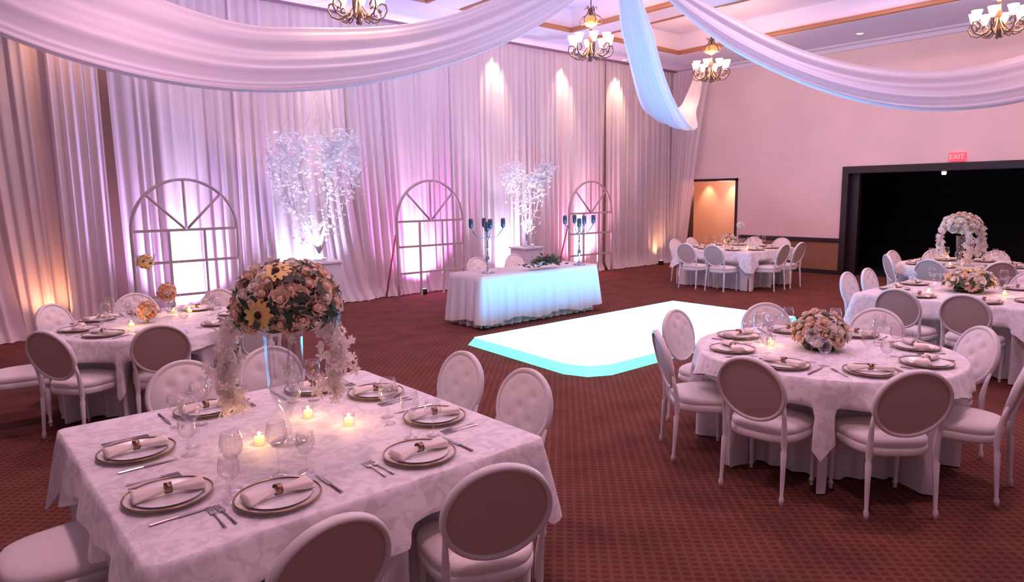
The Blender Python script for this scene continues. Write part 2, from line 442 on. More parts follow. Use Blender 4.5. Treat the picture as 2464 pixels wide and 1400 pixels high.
# small round ceiling sensor/speaker on the back wall behind the swag
bm = bmesh.new(); ball(bm, (0, 0, 0), (.05, .07, .06)); o = obj('wall_speaker', bm, M['black']); o.location = (XB - .06, 10.9, 4.35)
tag(o, 'tiny black speaker high on the back wall beside the middle swag', 'speaker')

# ------------------------------------------------------------------ drapery
def drape(name, pt0, pt1, pb0, pb1, folds, label, group, seed=0, curve=1.6, z0=0.015, z1=ZS - .02, flare=.10, m=None):
    """hanging pleated cloth; pt*/pb* are the (x, y) ends of its top and bottom line"""
    rnd = random.Random(seed)
    t0, t1, b0, b1 = (Vector((*p, 0)) for p in (pt0, pt1, pb0, pb1))
    dirn = (t1 - t0).normalized(); nor = Vector((dirn.y, -dirn.x, 0))       # towards the room
    if nor.dot(Vector((0, 0, 0)) - t0) < 0: nor = -nor
    ph = [rnd.uniform(0, 6.28) for _ in range(6)]
    nu = int(folds * 9)
    def prof(u):
        w = u + .012 * math.sin(2 * PI * u * 3.3 + ph[0]) + .006 * math.sin(2 * PI * u * 11.7 + ph[1])
        a = .55 + .45 * math.sin(2 * PI * u * 2.6 + ph[2]) * math.sin(2 * PI * u * 5.1 + ph[3])
        s = math.sin(2 * PI * folds * w)
        s = math.copysign(abs(s) ** .7, s)
        return a * s + .35 * math.sin(2 * PI * folds * .37 * w + ph[4])
    def fn(u, v):
        k = v ** curve
        p = t0.lerp(t1, u).lerp(b0.lerp(b1, u), k)
        amp = .030 + .034 * v
        d = prof(u) * amp + .03 * math.sin(2 * PI * (u * folds * .21) + 2 * v + ph[5]) * v
        if v > .965: d += flare * (v - .965) / .035
        p = p + nor * (d + .02)
        p.z = z1 + (z0 - z1) * v
        return p
    bm = bmesh.new()
    vv = [0, .03, .08, .16, .26, .36, .46, .56, .66, .76, .86, .93, .965, .985, 1.0]
    g = [[bm.verts.new(fn(i / nu, v)) for v in vv] for i in range(nu + 1)]
    for i in range(nu):
        for j in range(len(vv) - 1):
            bm.faces.new((g[i][j], g[i + 1][j], g[i + 1][j + 1], g[i][j + 1]))
    o = obj(name, bm, m or M['drape'], recalc=False)
    tag(o, label, 'drape', group)
    return o
G = 'white pleated drapes along the left wall'
y = YD + .02
drape('drape_panel', (-3.0, y - .05), (.55, y), (-3.0, y - .05), (.97, y - .06), 20, 'pleated drape at the far left edge of the draped wall, in rosy shade', G, 1)
drape('drape_panel', (.30, YD + .22), (1.70, YD + .22), (.60, YD + .22), (1.70, YD + .22), 9, 'recessed brownish drape lit amber from below, left of the largest arch frame', G, 31, flare=0)
drape('drape_panel', (1.50, y), (2.12, y), (1.50, y - .04), (2.10, y - .04), 5, 'narrow drape panel left of the largest arch frame, beside a brown gap', G, 2)
drape('drape_panel', (2.22, y), (4.02, y), (2.26, y), (4.02, y), 12, 'drape panel behind the largest arch frame', G, 3)
drape('drape_panel', (3.98, y), (5.90, y - .04), (3.98, y), (6.28, y - .12), 13, 'drape panel behind the large blossom tree, hem flaring right', G, 4, curve=3.2)
drape('drape_panel', (5.90, y), (8.00, y), (6.20, y), (8.00, y), 14, 'drape panel behind the middle arch frame', G, 5)
drape('drape_panel', (7.98, y), (10.6, y), (7.98, y), (10.6, y), 18, 'drape panel behind the small blossom tree and the head table', G, 6)
drape('drape_panel', (10.58, y), (12.9, y), (10.58, y), (12.9, y), 15, 'drape panel behind the farthest arch frame', G, 7)
drape('drape_panel', (12.88, y), (15.6, y), (12.88, y), (15.6, y), 19, 'drape panel running from the farthest arch into the corner', G, 8)
drape('corner_drape', (15.58, 11.35), (15.58, 10.15), (15.52, 11.35), (15.52, 10.86), 9, 'gathered drape on the back wall beside the lit doorway, swept towards the corner', None, 9, curve=.75)

# ceiling swags
HUB = Vector((7.2, 6.1, 5.0))
def swag(end, sag, L, U, label, seed, wfn, lift=0.0):
    rnd = random.Random(seed); ph = [rnd.uniform(0, 6.28) for _ in range(8)]
    E = Vector(end); d = (E - HUB); d.z = 0; d.normalize(); lat = Vector((-d.y, d.x, 0))
    if lat.dot(Vector((0, 0, 0)) - HUB) < 0: lat = -lat       # lat points to the camera side
    def centre(t):
        q = HUB.lerp(E, t); q.z -= 4 * sag * t * (1 - t); return q
    bm = bmesh.new(); N, K = 90, 46
    for side in (0, 1):
        g = []
        for i in range(N + 1):
            t = i / N
            c = centre(t); T = (centre(min(1, t + .01)) - centre(max(0, t - .01))).normalized()
            up = lat.cross(T).normalized()
            if up.z < 0: up = -up
            w = wfn(t)
            row = []
            for k in range(K + 1):
                s = k / K * 2 - 1
                a = s * 1.25
                x = math.sin(a) / math.sin(1.25)
                bulge = (math.cos(a) - math.cos(1.25)) * .32
                rip = .022 * math.sin(9 * s + ph[0] + 1.5 * t) + .014 * math.sin(17 * s + ph[1] - 2 * t) + .008 * math.sin(31 * s + ph[2])
                if lift: c_up = up * max(0, (U * w - lift) / 2)
                else: c_up = Vector((0, 0, 0))
                off = c_up + lat * (-x * L / 2 + bulge * .35 + rip * .7) * w + up * (x * U / 2 - bulge * .5 + rip * .6) * w
                if side: off = off * .82 + lat * (-.10 * w)
                row.append(bm.verts.new(c + off))
            g.append(row)
        for i in range(N):
            for k in range(K):
                bm.faces.new((g[i][k], g[i + 1][k], g[i + 1][k + 1], g[i][k + 1]))
    o = obj('ceiling_swag', bm, M['swag'], recalc=False)
    tag(o, label, 'swag', 'sheer swags from the ceiling hub')
    return o
def lerp_tab(tab):
    def f(t):
        for (a, p), (b, q) in zip(tab, tab[1:]):
            if t <= b:
                k = (t - a) / (b - a); k = k * k * (3 - 2 * k)
                return p + (q - p) * k
        return tab[-1][1]
    return f
swag((-.08, 10.9, 4.86), 1.44, .45, .90, 'sheer fabric swag sweeping left from the ceiling hub to the drapes', 1, lerp_tab([(0, .35), (.2, .68), (.5, .95), (.75, 1.2), (1, 1.2)]), .60)
swag((13.96, 9.41, 4.78), 1.67, .80, .34, 'sheer bluish swag hanging down the middle towards the back wall corner', 2, lerp_tab([(0, .25), (.15, .62), (.5, 1.0), (.62, .85), (.8, .35), (1, .22)]))
swag((13.8, .88, 4.9), 1.71, .34, .55, 'sheer pale blue swag sweeping right from the ceiling hub', 3, lerp_tab([(0, .25), (.2, .85), (.5, 1.05), (1, 1.2)]))
bm = bmesh.new(); lathe(bm, [(.02, .085), (.16, .08), (.2, .05), (.2, .03), (.02, .02)], 20); o = obj('swag_hub', bm, M['white']); o.location = (HUB.x, HUB.y, 5.0)
tag(o, 'white ceiling hub where the three fabric swags gather', 'ceiling hub')

# ------------------------------------------------------------------ lit dance floor
d = thing('dance_floor', (0, 0, 0), 0, 'glowing white and cyan lit dance floor on the burgundy carpet', 'dance floor')
outl = [(5.02, 5.0), (5.12, 4.74), (5.36, 4.62), (9.50, 4.62), (9.50, 6.86), (5.16, 6.86)]
bm = bmesh.new()
c0 = Vector((7.3, 5.74, 0))
lo = [Vector((x, yy, .004)) for x, yy in outl]
hi = [Vector((c0.x + (x - c0.x) * .972, c0.y + (yy - c0.y) * .945, .10)) for x, yy in outl]
A = [bm.verts.new(p) for p in lo]; B = [bm.verts.new(p) for p in hi]
for i in range(6): bm.faces.new((A[i], A[(i + 1) % 6], B[(i + 1) % 6], B[i]))
bm.faces.new(A[::-1]); obj('edge_ramp', bm, M['led_edge'], d, smooth=False)
bm = bmesh.new(); B = [bm.verts.new(p) for p in hi]; bm.faces.new(B); obj('lit_panels', bm, M['led_top'], d, smooth=False, solid=.012)
d.location = (0, 0, 0)

# ------------------------------------------------------------------ arches
def arch(x, hw, y, label, prop):
    r = thing('arch_frame', (x, y, 0), 0, label, 'arch frame', 'arched window frames before the drapes')
    zs = 2.19 - hw; t = .026
    bm = bmesh.new()
    pts = [(-hw, 0, 0)] + [(-hw, 0, zs * k / 4) for k in range(1, 4)] + [(-hw * math.cos(a), 0, zs + hw * math.sin(a)) for a in [PI * k / 28 for k in range(29)]] + [(hw, 0, zs * k / 4) for k in (3, 2, 1)] + [(hw, 0, 0)]
    tube(bm, pts, t, 6); obj('outer_frame', bm, M['arch'], r)
    for z in (zs, zs - .47, zs - .97):
        bm = bmesh.new(); box(bm, (-hw, -.016, z - .02), (hw, .016, z + .02)); obj('crossbar', bm, M['arch'], r, smooth=False)
    for sx in (-1, 1):
        bm = bmesh.new(); box(bm, (sx * hw * .34 - .018, -.018, .02), (sx * hw * .34 + .018, .018, zs)); obj('upright_bar', bm, M['arch'], r, smooth=False)
    for a in (45, 90, 135):
        bm = bmesh.new(); tube(bm, [(0, 0, zs), (hw * math.cos(R(a)), 0, zs + hw * math.sin(R(a)))], .020, 6); obj('spoke', bm, M['arch'], r)
    if prop:
        bm = bmesh.new(); tube(bm, [(-hw - .01, .03, 1.2), (-hw - .10, .30, .02)], .018, 6); obj('prop_leg', bm, M['arch_prop'], r)['label'] = 'prop leg with red light in its colour'
    return r
arch(3.01, .74, 10.93, 'largest arched window frame, leftmost, glowing white and lilac behind', False)
arch(7.40, .755, 10.93, 'middle arched window frame glowing magenta, left of the head table', True)
arch(11.90, .73, 10.93, 'farthest arched window frame glowing pink behind the head table', True)
for i, (x, fy, fl) in enumerate([(q[0], YD - .27, 'behind the %s arch frame' % l) for q, l in zip(UPL, ('leftmost', 'middle', 'farthest'))] +
        [(5.0, YD - .3, 'behind the large blossom tree at the drapes'), (9.5, YD - .3, 'behind the small blossom tree at the drapes'), (1.28, YD - .05, 'beside the recessed brownish drape'), (14.9, YD - .22, 'at the drapes by the far corner')]):
    r = thing('floor_uplight', (x, fy, 0), 0, 'small black floor uplight ' + fl, 'uplight', 'floor uplights along the draped wall')
    bm = bmesh.new(); lathe(bm, [(.05, 0), (.07, .01), (.07, .10), (.06, .12)], 14, capb=True); obj('housing', bm, M['black'], r)
    bm = bmesh.new(); lathe(bm, [(.001, .115), (.055, .115), (.055, .105)], 14); obj('lens', bm, M['lens'], r)

# ------------------------------------------------------------------ blossom trees
def blossom_tree(x, y, zb, spread, top, seed, label, n, uprightness):
    rnd = random.Random(seed)
    r = thing('blossom_tree', (x, y, 0), 0, label, 'blossom tree')
    bm = bmesh.new(); lathe(bm, [(.09, zb), (.10, zb + .02), (.055, zb + .05), (.06, zb + .22), (.11, zb + .32)], 16, capb=True); obj('vase', bm, M['vase'], r)
    bmF = bmesh.new(); cur = [None]
    tips = []
    def grow(p, dv, L, rad, depth):
        pts = [p.copy()]
        for k in range(6):
            dv = (dv + Vector((rnd.uniform(-.22, .22), rnd.uniform(-.14, .14), rnd.uniform(-.04, .20)))).normalized()
            p = p + dv * L / 6
            p.y = min(p.y, .45)
            pts.append(p.copy())
            if depth > 0 and k >= 1 or (depth == 0 and k >= 1):
                tips.append(p.copy())
            if depth < 3 and k in (2, 4) :
                s = Vector((rnd.uniform(-.9, .9), rnd.uniform(-.5, .3), rnd.uniform(0, .6)))
                grow(p.copy(), (dv + s).normalized(), L * .6, rad * .55, depth + 1)
        tube(cur[0], [q for q in pts if q.z < top + .05 and abs(q.x) < .75] if sum(q.z < top + .05 and abs(q.x) < .75 for q in pts) == 7 else pts[:3], [rad * (1 - .11 * i) for i in range(7)][:7 if sum(q.z < top + .05 and abs(q.x) < .75 for q in pts) == 7 else 3], 5)
        tips.append(p.copy())
    H = top - zb
    for a in spread:
        cur[0] = bmesh.new()
        grow(Vector((0, 0, zb + .12)), Vector((a, rnd.uniform(-.2, .1), uprightness)).normalized(), H * .78, .014, 0)
        obj('branch', cur[0], M['branch'], r)
    for k in range(n):
        c = rnd.choice(tips) + Vector((rnd.gauss(0, .06), rnd.gauss(0, .05), -abs(rnd.gauss(0, .16))))
        if c.z > top - abs(rnd.gauss(0, .12)) or abs(c.x) > .70: continue
        s = rnd.uniform(.018, .036)
        e = Matrix.Rotation(rnd.uniform(0, 6), 3, 'X') @ Matrix.Rotation(rnd.uniform(0, 6), 3, 'Z')
        vc = bmF.verts.new(c)
        ring = [bmF.verts.new(c + e @ Vector((math.cos(q * PI / 5) * s * (1.3 if q % 2 else .6), math.sin(q * PI / 5) * s * (1.3 if q % 2 else .6), s * .5))) for q in range(10)]
        for q in range(10): bmF.faces.new((vc, ring[q], ring[(q + 1) % 10]))
    o = obj('blossoms', bmF, M['blossom'], r); o['kind'] = 'stuff'
    return r
def pedestal(x, y, w, h, label):
    r = thing('pedestal', (x, y, 0), 0, label, 'pedestal', 'white pedestals before the drapes')
    bm = bmesh.new(); box(bm, (-w, -w, 0), (w, w, h - .04)); obj('column_box', bm, M['pedestal'], r, smooth=False, bevel=.01)
    bm = bmesh.new(); box(bm, (-w - .03, -w - .03, h - .04), (w + .03, w + .03, h)); obj('pedestal_top', bm, M['pedestal'], r, smooth=False, bevel=.008)
    q = thing('pin_light', (x, y - .19, h), 0, 'tiny white pin light ' + label.replace('white pedestal under', 'on the pedestal of'), 'light', 'pin lights on the pedestals')
    bm = bmesh.new(); lathe(bm, [(.03, 0), (.04, .01), (.035, .06)], 12, capb=True); obj('housing', bm, M['white'], q)
    bm = bmesh.new(); lathe(bm, [(.001, .06), (.033, .06)], 12); obj('lens', bm, M['lens'], q)
pedestal(4.98, 10.67, .26, .86, 'white pedestal under the large blossom tree')
pedestal(9.62, 10.67, .24, .82, 'white pedestal under the small blossom tree')
blossom_tree(4.98, 10.67, .86, (-.52, -.40, -.12, .10, .30, .44), 2.98, 11, 'large white blossom tree with spreading branches left of the middle arch', 5200, .9)
blossom_tree(9.62, 10.67, .82, (-.14, .0, .14, .24), 2.60, 12, 'small white blossom tree glowing behind the head table', 2400, 1.3)

# ------------------------------------------------------------------ chairs
def make_chair():
    r = thing('banquet_chair', (0, 0, 0), 0, None, 'chair')
    F = M['frame']
    def seat_pt(a, s=1.0):
        # rounded trapezoid
        c, sn = math.cos(a), math.sin(a)
        e = 3.4
        k = (abs(c) ** e + abs(sn) ** e) ** (-1 / e)
        yy = sn * k * .225
        return (c * k * (.235 + .03 * (yy / .225)) * s, yy * s)
    bm = bmesh.new(); n = 36; rings = []
    for s, z in ((.97, .365), (1.0, .375), (1.0, .410), (.96, .418)):
        rings.append([bm.verts.new((*seat_pt(2 * PI * k / n, s), z)) for k in range(n)])
    for A, B in zip(rings, rings[1:]):
        for k in range(n): bm.faces.new((A[k], A[(k + 1) % n], B[(k + 1) % n], B[k]))
    bm.faces.new(rings[0][::-1]); bm.faces.new(rings[-1]); obj('seat_rail', bm, F, r)
    bm = bmesh.new(); rings = []
    for s, z in ((.93, .414), (.985, .426), (.985, .450), (.93, .467), (.70, .482), (.35, .488)):
        rings.append([bm.verts.new((*seat_pt(2 * PI * k / n, s), z)) for k in range(n)])
    for A, B in zip(rings, rings[1:]):
        for k in range(n): bm.faces.new((A[k], A[(k + 1) % n], B[(k + 1) % n], B[k]))
    bm.faces.new(rings[0][::-1]); bm.faces.new(rings[-1]); obj('seat', bm, M['pad'], r)
    # back
    C = Vector((0, -.295, .705)); Uv = Vector((0, -.26, .966)).normalized(); N = Vector((0, .966, .26)).normalized()
    HW, HH = .212, .208
    fr = thing('back_frame_tmp')
    bm = bmesh.new()
    pts = [C + Vector((math.cos(a), 0, 0)) * HW + Uv * (math.sin(a) * HH) for a in [2 * PI * k / 40 for k in range(40)]]
    rings = []
    for i, p in enumerate(pts):
        rad = (p - C).normalized()
        prof = [(-.011, -.014), (-.005, -.019), (.006, -.019), (.012, -.010), (.012, .010), (.006, .019), (-.005, .019), (-.011, .014)]
        rings.append([bm.verts.new(p + rad * a + N * b) for a, b in prof])
    for i in range(40):
        A, B = rings[i], rings[(i + 1) % 40]
        for k in range(8): bm.faces.new((A[k], A[(k + 1) % 8], B[(k + 1) % 8], B[k]))
    bpy.data.objects.remove(fr)
    obj('back_frame', bm, F, r)
    def pad(sign, bulge, tuft):
        bm = bmesh.new()
        btn = [(0, 0), (.42, .36), (-.42, .36), (.42, -.36), (-.42, -.36), (0, .66), (0, -.66)]
        nr, na = 12, 40
        ctr = None; rows = []
        def disp(x, z):
            q = max(0.0, 1 - x * x - z * z)
            h = bulge * q ** .55
            if tuft:
                for bx, bz in btn: h -= .017 * math.exp(-((x - bx) ** 2 + (z - bz) ** 2) / .012)
            return h
        def P(x, z): return C + Vector((x * (HW - .008), 0, 0)) + Uv * (z * (HH - .008)) + N * sign * (.006 + disp(x, z))
        c0 = bm.verts.new(P(0, 0))
        for i in range(1, nr + 1):
            rr = i / nr
            rows.append([bm.verts.new(P(rr * math.cos(2 * PI * k / na), rr * math.sin(2 * PI * k / na))) for k in range(na)])
        for k in range(na): bm.faces.new((c0, rows[0][k], rows[0][(k + 1) % na]))
        for A, B in zip(rows, rows[1:]):
            for k in range(na): bm.faces.new((A[k], A[(k + 1) % na], B[(k + 1) % na], B[k]))
        return bm
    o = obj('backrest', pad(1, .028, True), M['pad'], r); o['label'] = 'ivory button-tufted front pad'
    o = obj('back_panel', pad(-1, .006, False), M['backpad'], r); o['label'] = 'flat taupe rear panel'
    for s in (-1, 1):
        # rear leg continues up beside the oval
        a = R(-22)
        top = C + Vector((s * math.cos(a) * (HW + .006), 0, 0)) + Uv * (math.sin(a) * (HH + .006))
        bm = bmesh.new()
        tube(bm, [top, (s * .196, -.252, .55), (s * .192, -.236, .46), (s * .192, -.232, .37), (s * .194, -.234, .345), (s * .195, -.238, .33), (s * .198, -.246, .18), (s * .200, -.254, .06), (s * .201, -.255, .045), (s * .201, -.257, .03), (s * .201, -.260, 0)], [.010, .014, .019, .020, .014, .019, .015, .011, .016, .016, .011], 8)
        obj('leg', bm, F, r)
        bm = bmesh.new()
        x, yy = s * .208, .182
        box(bm, (x - .023, yy - .023, .355), (x + .023, yy + .023, .412))
        lathe(bm, [(.012, .358), (.022, .356), (.022, .350), (.014, .345), (.021, .33), (.017, .20), (.013, .08), (.011, .05), (.017, .04), (.017, .03), (.011, .022), (.012, 0)], 12, (x, yy, 0), capb=True)
        obj('leg', bm, F, r)
    return r
CH = Proto(make_chair())
CHAIRS = []
def chair(back_xy, face, label, group, off=.295):
    """back_xy: floor point under the oval back; face: heading in degrees the sitter looks at"""
    a = R(face); dx, dy = math.cos(a), math.sin(a)
    CHAIRS.append((back_xy[0] + dx * off, back_xy[1] + dy * off, dx, dy))
    CH.put((back_xy[0] + dx * off, back_xy[1] + dy * off, 0), a - PI / 2, label, group)

# ------------------------------------------------------------------ chair placement
def ring(c, offs, names, tname, r=1.05):
    for a, nme, r in zip(offs, names, r if isinstance(r, tuple) else [r] * 8):
        a_ = R(a)
        chair((c[0] + r * math.cos(a_), c[1] + r * math.sin(a_)), a + 180, 'oval-back chair ' + nme, 'chairs round the ' + tname)
def jig(v, s): return v + random.uniform(-s, s)
# square foreground table
gF = 'chairs round the square foreground table'
chair((.88, 1.93), 92, 'taupe-backed oval chair at the bottom centre, nearest the camera', gF)
chair((1.55, 1.90), 68, 'taupe-backed oval chair at the near right corner of the foreground table', gF)
chair((2.50, 2.81), 180, 'oval-back chair at the right side of the foreground table, nearer its right corner', gF)
chair((2.50, 3.42), 180, 'oval-back chair at the right side of the foreground table, farther from the camera', gF)
chair((1.13, 4.40), 270, 'tufted oval chair at the far left of the foreground table', gF)
chair((1.68, 4.42), 270, 'tufted oval chair behind the tall vase of the foreground table', gF)
chair((.02, 3.28), 0, 'chair at the left side of the foreground table, mostly seat showing at the left edge', gF)
chair((.00, 2.62), 0, 'chair at the bottom left corner of the photo, only its seat edge showing', gF)
# round table at right foreground
ring((4.87, 2.19), [3.7 + 45 * k for k in (4, 5, 6, 7, 0, 1, 2, 3)], [
    'with taupe rear, front left of the rose bowl table',
    'with taupe rear, front right of the rose bowl table',
    'seen side-on at the right edge, by the rose bowl table',
    'with tufted pad at the right side of the rose bowl table',
    'with tufted pad directly behind the rose bowl',
    'with tufted pad behind and left of the rose bowl, before the carpet',
    'turned half away against the glowing dance floor',
    'seen edge-on at the left of the rose bowl table'], 'right foreground table', (1.12, 1.13, 1.17, 1.10, 1.12, 1.14, 1.20, 1.16))
# round table before the largest arch
ring((1.63, 6.97), [-145, -104, -57, -10, 45, 89, 131, 176], [
    'with dark rear, front left of the table by the largest arch',
    'with dark rear, front of the table by the largest arch',
    'with seat showing left of the tall vase, by the arch table',
    'behind the big bouquet, at the table by the largest arch',
    'at the back right of the table by the largest arch',
    'behind the orange flower balls by the largest arch',
    'with tufted pad, back left of the table by the largest arch',
    'cut by the left edge, only seat and leg showing'], 'left round table', (1.17, 1.06, 1.05, 1.08, 1.10, 1.08, 1.12, 1.42))
# square table right middle
g2 = 'chairs round the square table at right middle'
for p, f, l in (((7.45, 2.62), 0, 'with greyish rear, front left of the right middle square table'), ((7.47, 2.03), 0, 'with greyish rear, front right of the right middle square table'),
                ((8.52, 3.55), 270, 'seen edge-on, leftmost slim one by the right middle square table'), ((9.12, 3.55), 270, 'seen edge-on, second slim one by the right middle square table'),
                ((9.95, 2.65), 180, 'at the back left of the right middle square table'), ((9.95, 2.05), 180, 'at the back right of the right middle square table'),
                ((8.4, 1.10), 90, 'at the right edge beside the right middle square table')):
    chair(p, f, 'oval-back chair ' + l, g2)
ring((11.96, 3.31), [38 + 45 * k for k in range(5)] + [308, 353, 263], [
    'behind the left trailing flowers at the table with the tall flower dome',
    'at the left back of the table with the tall flower dome',
    'upright against the dark opening, left of the flower dome',
    'with bluish lit rear in front of the tall flower dome table',
    'with mauve rear at the front right of the tall flower dome table',
    'at the far right of the tall flower dome table',
    'with tufted pad behind the tall flower dome, to its right',
    'cut by the right edge of the photo at the tall flower dome table'], 'table before the dark opening')
g3 = 'chairs round the square table near the lit doorway'
for p, f, l in (((11.42, 7.93), 0, 'with bluish lit rear, leftmost before the doorway table'), ((11.40, 7.30), 0, 'with bluish lit rear, second before the doorway table'),
                ((12.35, 6.42), 90, 'side-on at the right of the doorway table, nearer its corner'), ((12.98, 6.42), 90, 'turned side-on at the far right of the doorway table'),
                ((13.95, 7.95), 180, 'behind the doorway table, left of two before the dark rail'), ((13.95, 7.30), 180, 'behind the doorway table, right of two before the dark rail'),
                ((12.40, 8.88), 270, 'at the left back of the doorway table, nearer the drapes'), ((13.0, 8.88), 270, 'at the left back of the doorway table, nearer the doorway')):
    chair(p, f, 'oval-back chair ' + l, g3)
chair((6.72, 8.62), 270, 'oval-back chair behind the head table, left of two by the left candelabra', 'chairs behind the head table')
chair((7.52, 8.62), 270, 'oval-back chair behind the head table, right of two left of the greenery', 'chairs behind the head table')

# ------------------------------------------------------------------ tables
def tuck(p, cx, cy, extra=0.0):
    """cloth hanging where a tucked-in chair stands is pushed inward by its seat"""
    k = min(1.0, max(0.0, (.60 - p.z) / .09)); k = k * k * (3 - 2 * k)
    if k <= 0: return p
    for sx, sy, dx, dy in CHAIRS:
        rx, ry = p.x + cx - sx, p.y + cy - sy
        f = rx * dx + ry * dy; l = abs(-rx * dy + ry * dx)
        if abs(f) < .9 and l < .40 and -.35 < f < .262:
            q = 1.0 if l < .25 else max(0.0, 1 - (l - .25) / .045)
            m = (.262 + extra + .022 * (1 + math.sin((-rx * dy + ry * dx) * 42)) * k - f) * k * q
            p = Vector((p.x + dx * m, p.y + dy * m, p.z))
    return p
def skirt(fn, z0, z1, nu, rows, amp, folds, seed, flare=0.0, cen=None, extra=0.0):
    rnd = random.Random(seed); ph = [rnd.uniform(0, 6.28) for _ in range(4)]
    bm = bmesh.new()
    def P(u, v):
        q_ = fn(u); p, nrm = q_[0], q_[1]; cnr = q_[2] if len(q_) > 2 else 0.0
        z = z1(u) if callable(z1) else z1
        k = v ** .9
        d = amp * k * (math.sin(2 * PI * folds * u + ph[0] + .6 * math.sin(2 * PI * u * 5 + ph[1])) * .7 + .4 * math.sin(2 * PI * folds * 1.7 * u + ph[2])) + flare * k + .003 + (.05 * cnr ** 2 * k if flare > 0 else 0)
        q = Vector((p[0] + nrm[0] * d, p[1] + nrm[1] * d, z0 + (z - z0) * v))
        return tuck(q, *cen, extra) if cen else q
    g = [[bm.verts.new(P(i / nu, j / rows)) for j in range(rows + 1)] for i in range(nu)]
    for i in range(nu):
        for j in range(rows): bm.faces.new((g[i][j], g[(i + 1) % nu][j], g[(i + 1) % nu][j + 1], g[i][j + 1]))
    return bm, g
def circ_fn(r):
    return lambda u: ((r * math.cos(2 * PI * u), r * math.sin(2 * PI * u)), (math.cos(2 * PI * u), math.sin(2 * PI * u)))
def sq_fn(hx, hy, rc=.035):
    """rounded rectangle by perimeter; third value is 1 at the corners"""
    segs = []
    ax, ay = hx - rc, hy - rc
    for k, (cx_, cy_) in enumerate(((ax, ay), (-ax, ay), (-ax, -ay), (ax, -ay))):
        segs.append(('a', cx_, cy_, k * PI / 2, rc * PI / 2 + .02))
        segs.append(('l', cx_, cy_, (k + 1) * PI / 2, 2 * (ax if k % 2 == 0 else ay)))
    tot = sum(q[4] for q in segs)
    def f(u):
        d = (u % 1.0) * tot
        for k, (kind, cx_, cy_, a0, L) in enumerate(segs):
            if d <= L or k == 7:
                if kind == 'a':
                    a = a0 + d / L * PI / 2
                    return (cx_ + rc * math.cos(a), cy_ + rc * math.sin(a)), (math.cos(a), math.sin(a)), 1.0
                nx, ny = math.cos(a0), math.sin(a0)
                cn_ = max(0.0, 1 - min(d, L - d) / .22)
                return (cx_ + rc * nx - ny * d, cy_ + rc * ny + nx * d), (nx, ny), cn_
            d -= L
    return f
def table(name, cx, cy, kind, size, label, clabel, seed, folds=26, rz=0.0, overlay=True, rot_overlay=0.0):
    """size: radius, or (half x, half y)"""
    r = thing(name, (cx, cy, 0), rz, label, 'table', 'dining tables')
    fn = circ_fn(size) if kind == 'round' else sq_fn(*size)
    n = 360 if kind == 'round' else 420
    # hidden but real structure
    bm = bmesh.new()
    if kind == 'round': lathe(bm, [(.001, .71), (size - .02, .71), (size - .01, .735), (.001, .735)], 40)
    else: box(bm, (-size[0] + .02, -size[1] + .02, .71), (size[0] - .02, size[1] - .02, .735))
    obj('tabletop', bm, M['white'], r)
    if kind == 'round':
        bm = bmesh.new(); lathe(bm, [(.26, 0), (.26, .02), (.05, .05), (.04, .10), (.04, .68), (.20, .71)], 24, capb=True); obj('pedestal_base', bm, M['steel'], r)
    for sx in (-1, 1) if kind != 'round' else ():
        for sy in (-1, 1):
            q = (size[0] - .05, size[1] - .05)
            bm = bmesh.new(); tube(bm, [(sx * q[0], sy * q[1], .71), (sx * q[0], sy * q[1], 0)], .02, 8); obj('leg', bm, M['steel'], r)
    # floor length cloth
    bm, g = skirt(fn, .742, .012, n, 14, .035, folds, seed, -.03, (cx, cy), .012)
    bm.faces.new([c[0] for c in g])
    o = obj('tablecloth', bm, M['cloth']); o.location = (cx, cy, 0); o.rotation_euler = (0, 0, rz)
    tag(o, clabel, 'tablecloth', 'floor-length white tablecloths')
    if overlay:
        if kind == 'round':
            def zb(u):
                a = 2 * PI * u - rot_overlay; h = .95 * size * 1.11
                reach = h / max(abs(math.cos(a)), abs(math.sin(a)))
                return .76 - max(.10, reach - size + .06)
        else:
            def zb(u):
                return .76 - (.24 + .15 * sq_fn(*size)(u)[2] ** 1.5)
        hx = circ_fn(size + .006) if kind == 'round' else sq_fn(size[0] + .006, size[1] + .006)
        bm, g = skirt(hx, .760, zb, n, 9, .030, 13, seed + 50, .045, (cx, cy))
        # rolled edge then top
        top = [bm.verts.new((v[0].co.x * .985, v[0].co.y * .985, .7615)) for v in g]
        for i in range(n): bm.faces.new((g[i][0], top[i], top[(i + 1) % n], g[(i + 1) % n][0]))
        bm.faces.new(top[::-1])
        o = obj('damask_overlay', bm, M['damask']); o.location = (cx, cy, 0); o.rotation_euler = (0, 0, rz)
        tag(o, 'pale damask overlay on the ' + label.split(' with ')[0], 'tablecloth', 'damask table overlays')
    return r
FT = (1.275, 3.13)
table('banquet_table', *FT, 'sq', (.85, .87), 'square dining table in the left foreground with a tall vase', 'floor-length white cloth under the overlay of the square foreground table', 1)
table('banquet_table', 4.87, 2.19, 'round', .88, 'round dining table at right foreground with a low rose bowl', 'floor-length white cloth of the round table with the low rose bowl', 2, rot_overlay=R(-155 + 45))
table('banquet_table', 1.63, 6.97, 'round', .88, 'round dining table before the largest arch with three stemmed vases', 'floor-length white cloth of the round table before the largest arch', 3, rot_overlay=R(-124.5 + 45))
table('banquet_table', 8.70, 2.35, 'sq', (.85, .87), 'square dining table at right middle with a low flower arrangement', 'floor-length white cloth of the square table behind the right foreground table', 4)
table('banquet_table', 11.96, 3.31, 'round', .88, 'round dining table before the dark opening with a tall flower dome', 'floor-length white cloth of the round table before the dark opening', 5, rot_overlay=R(10))
table('banquet_table', 12.70, 7.65, 'sq', (.85, .85), 'square dining table near the lit doorway with small flowers', 'floor-length white cloth of the square table near the lit doorway', 6, overlay=True)
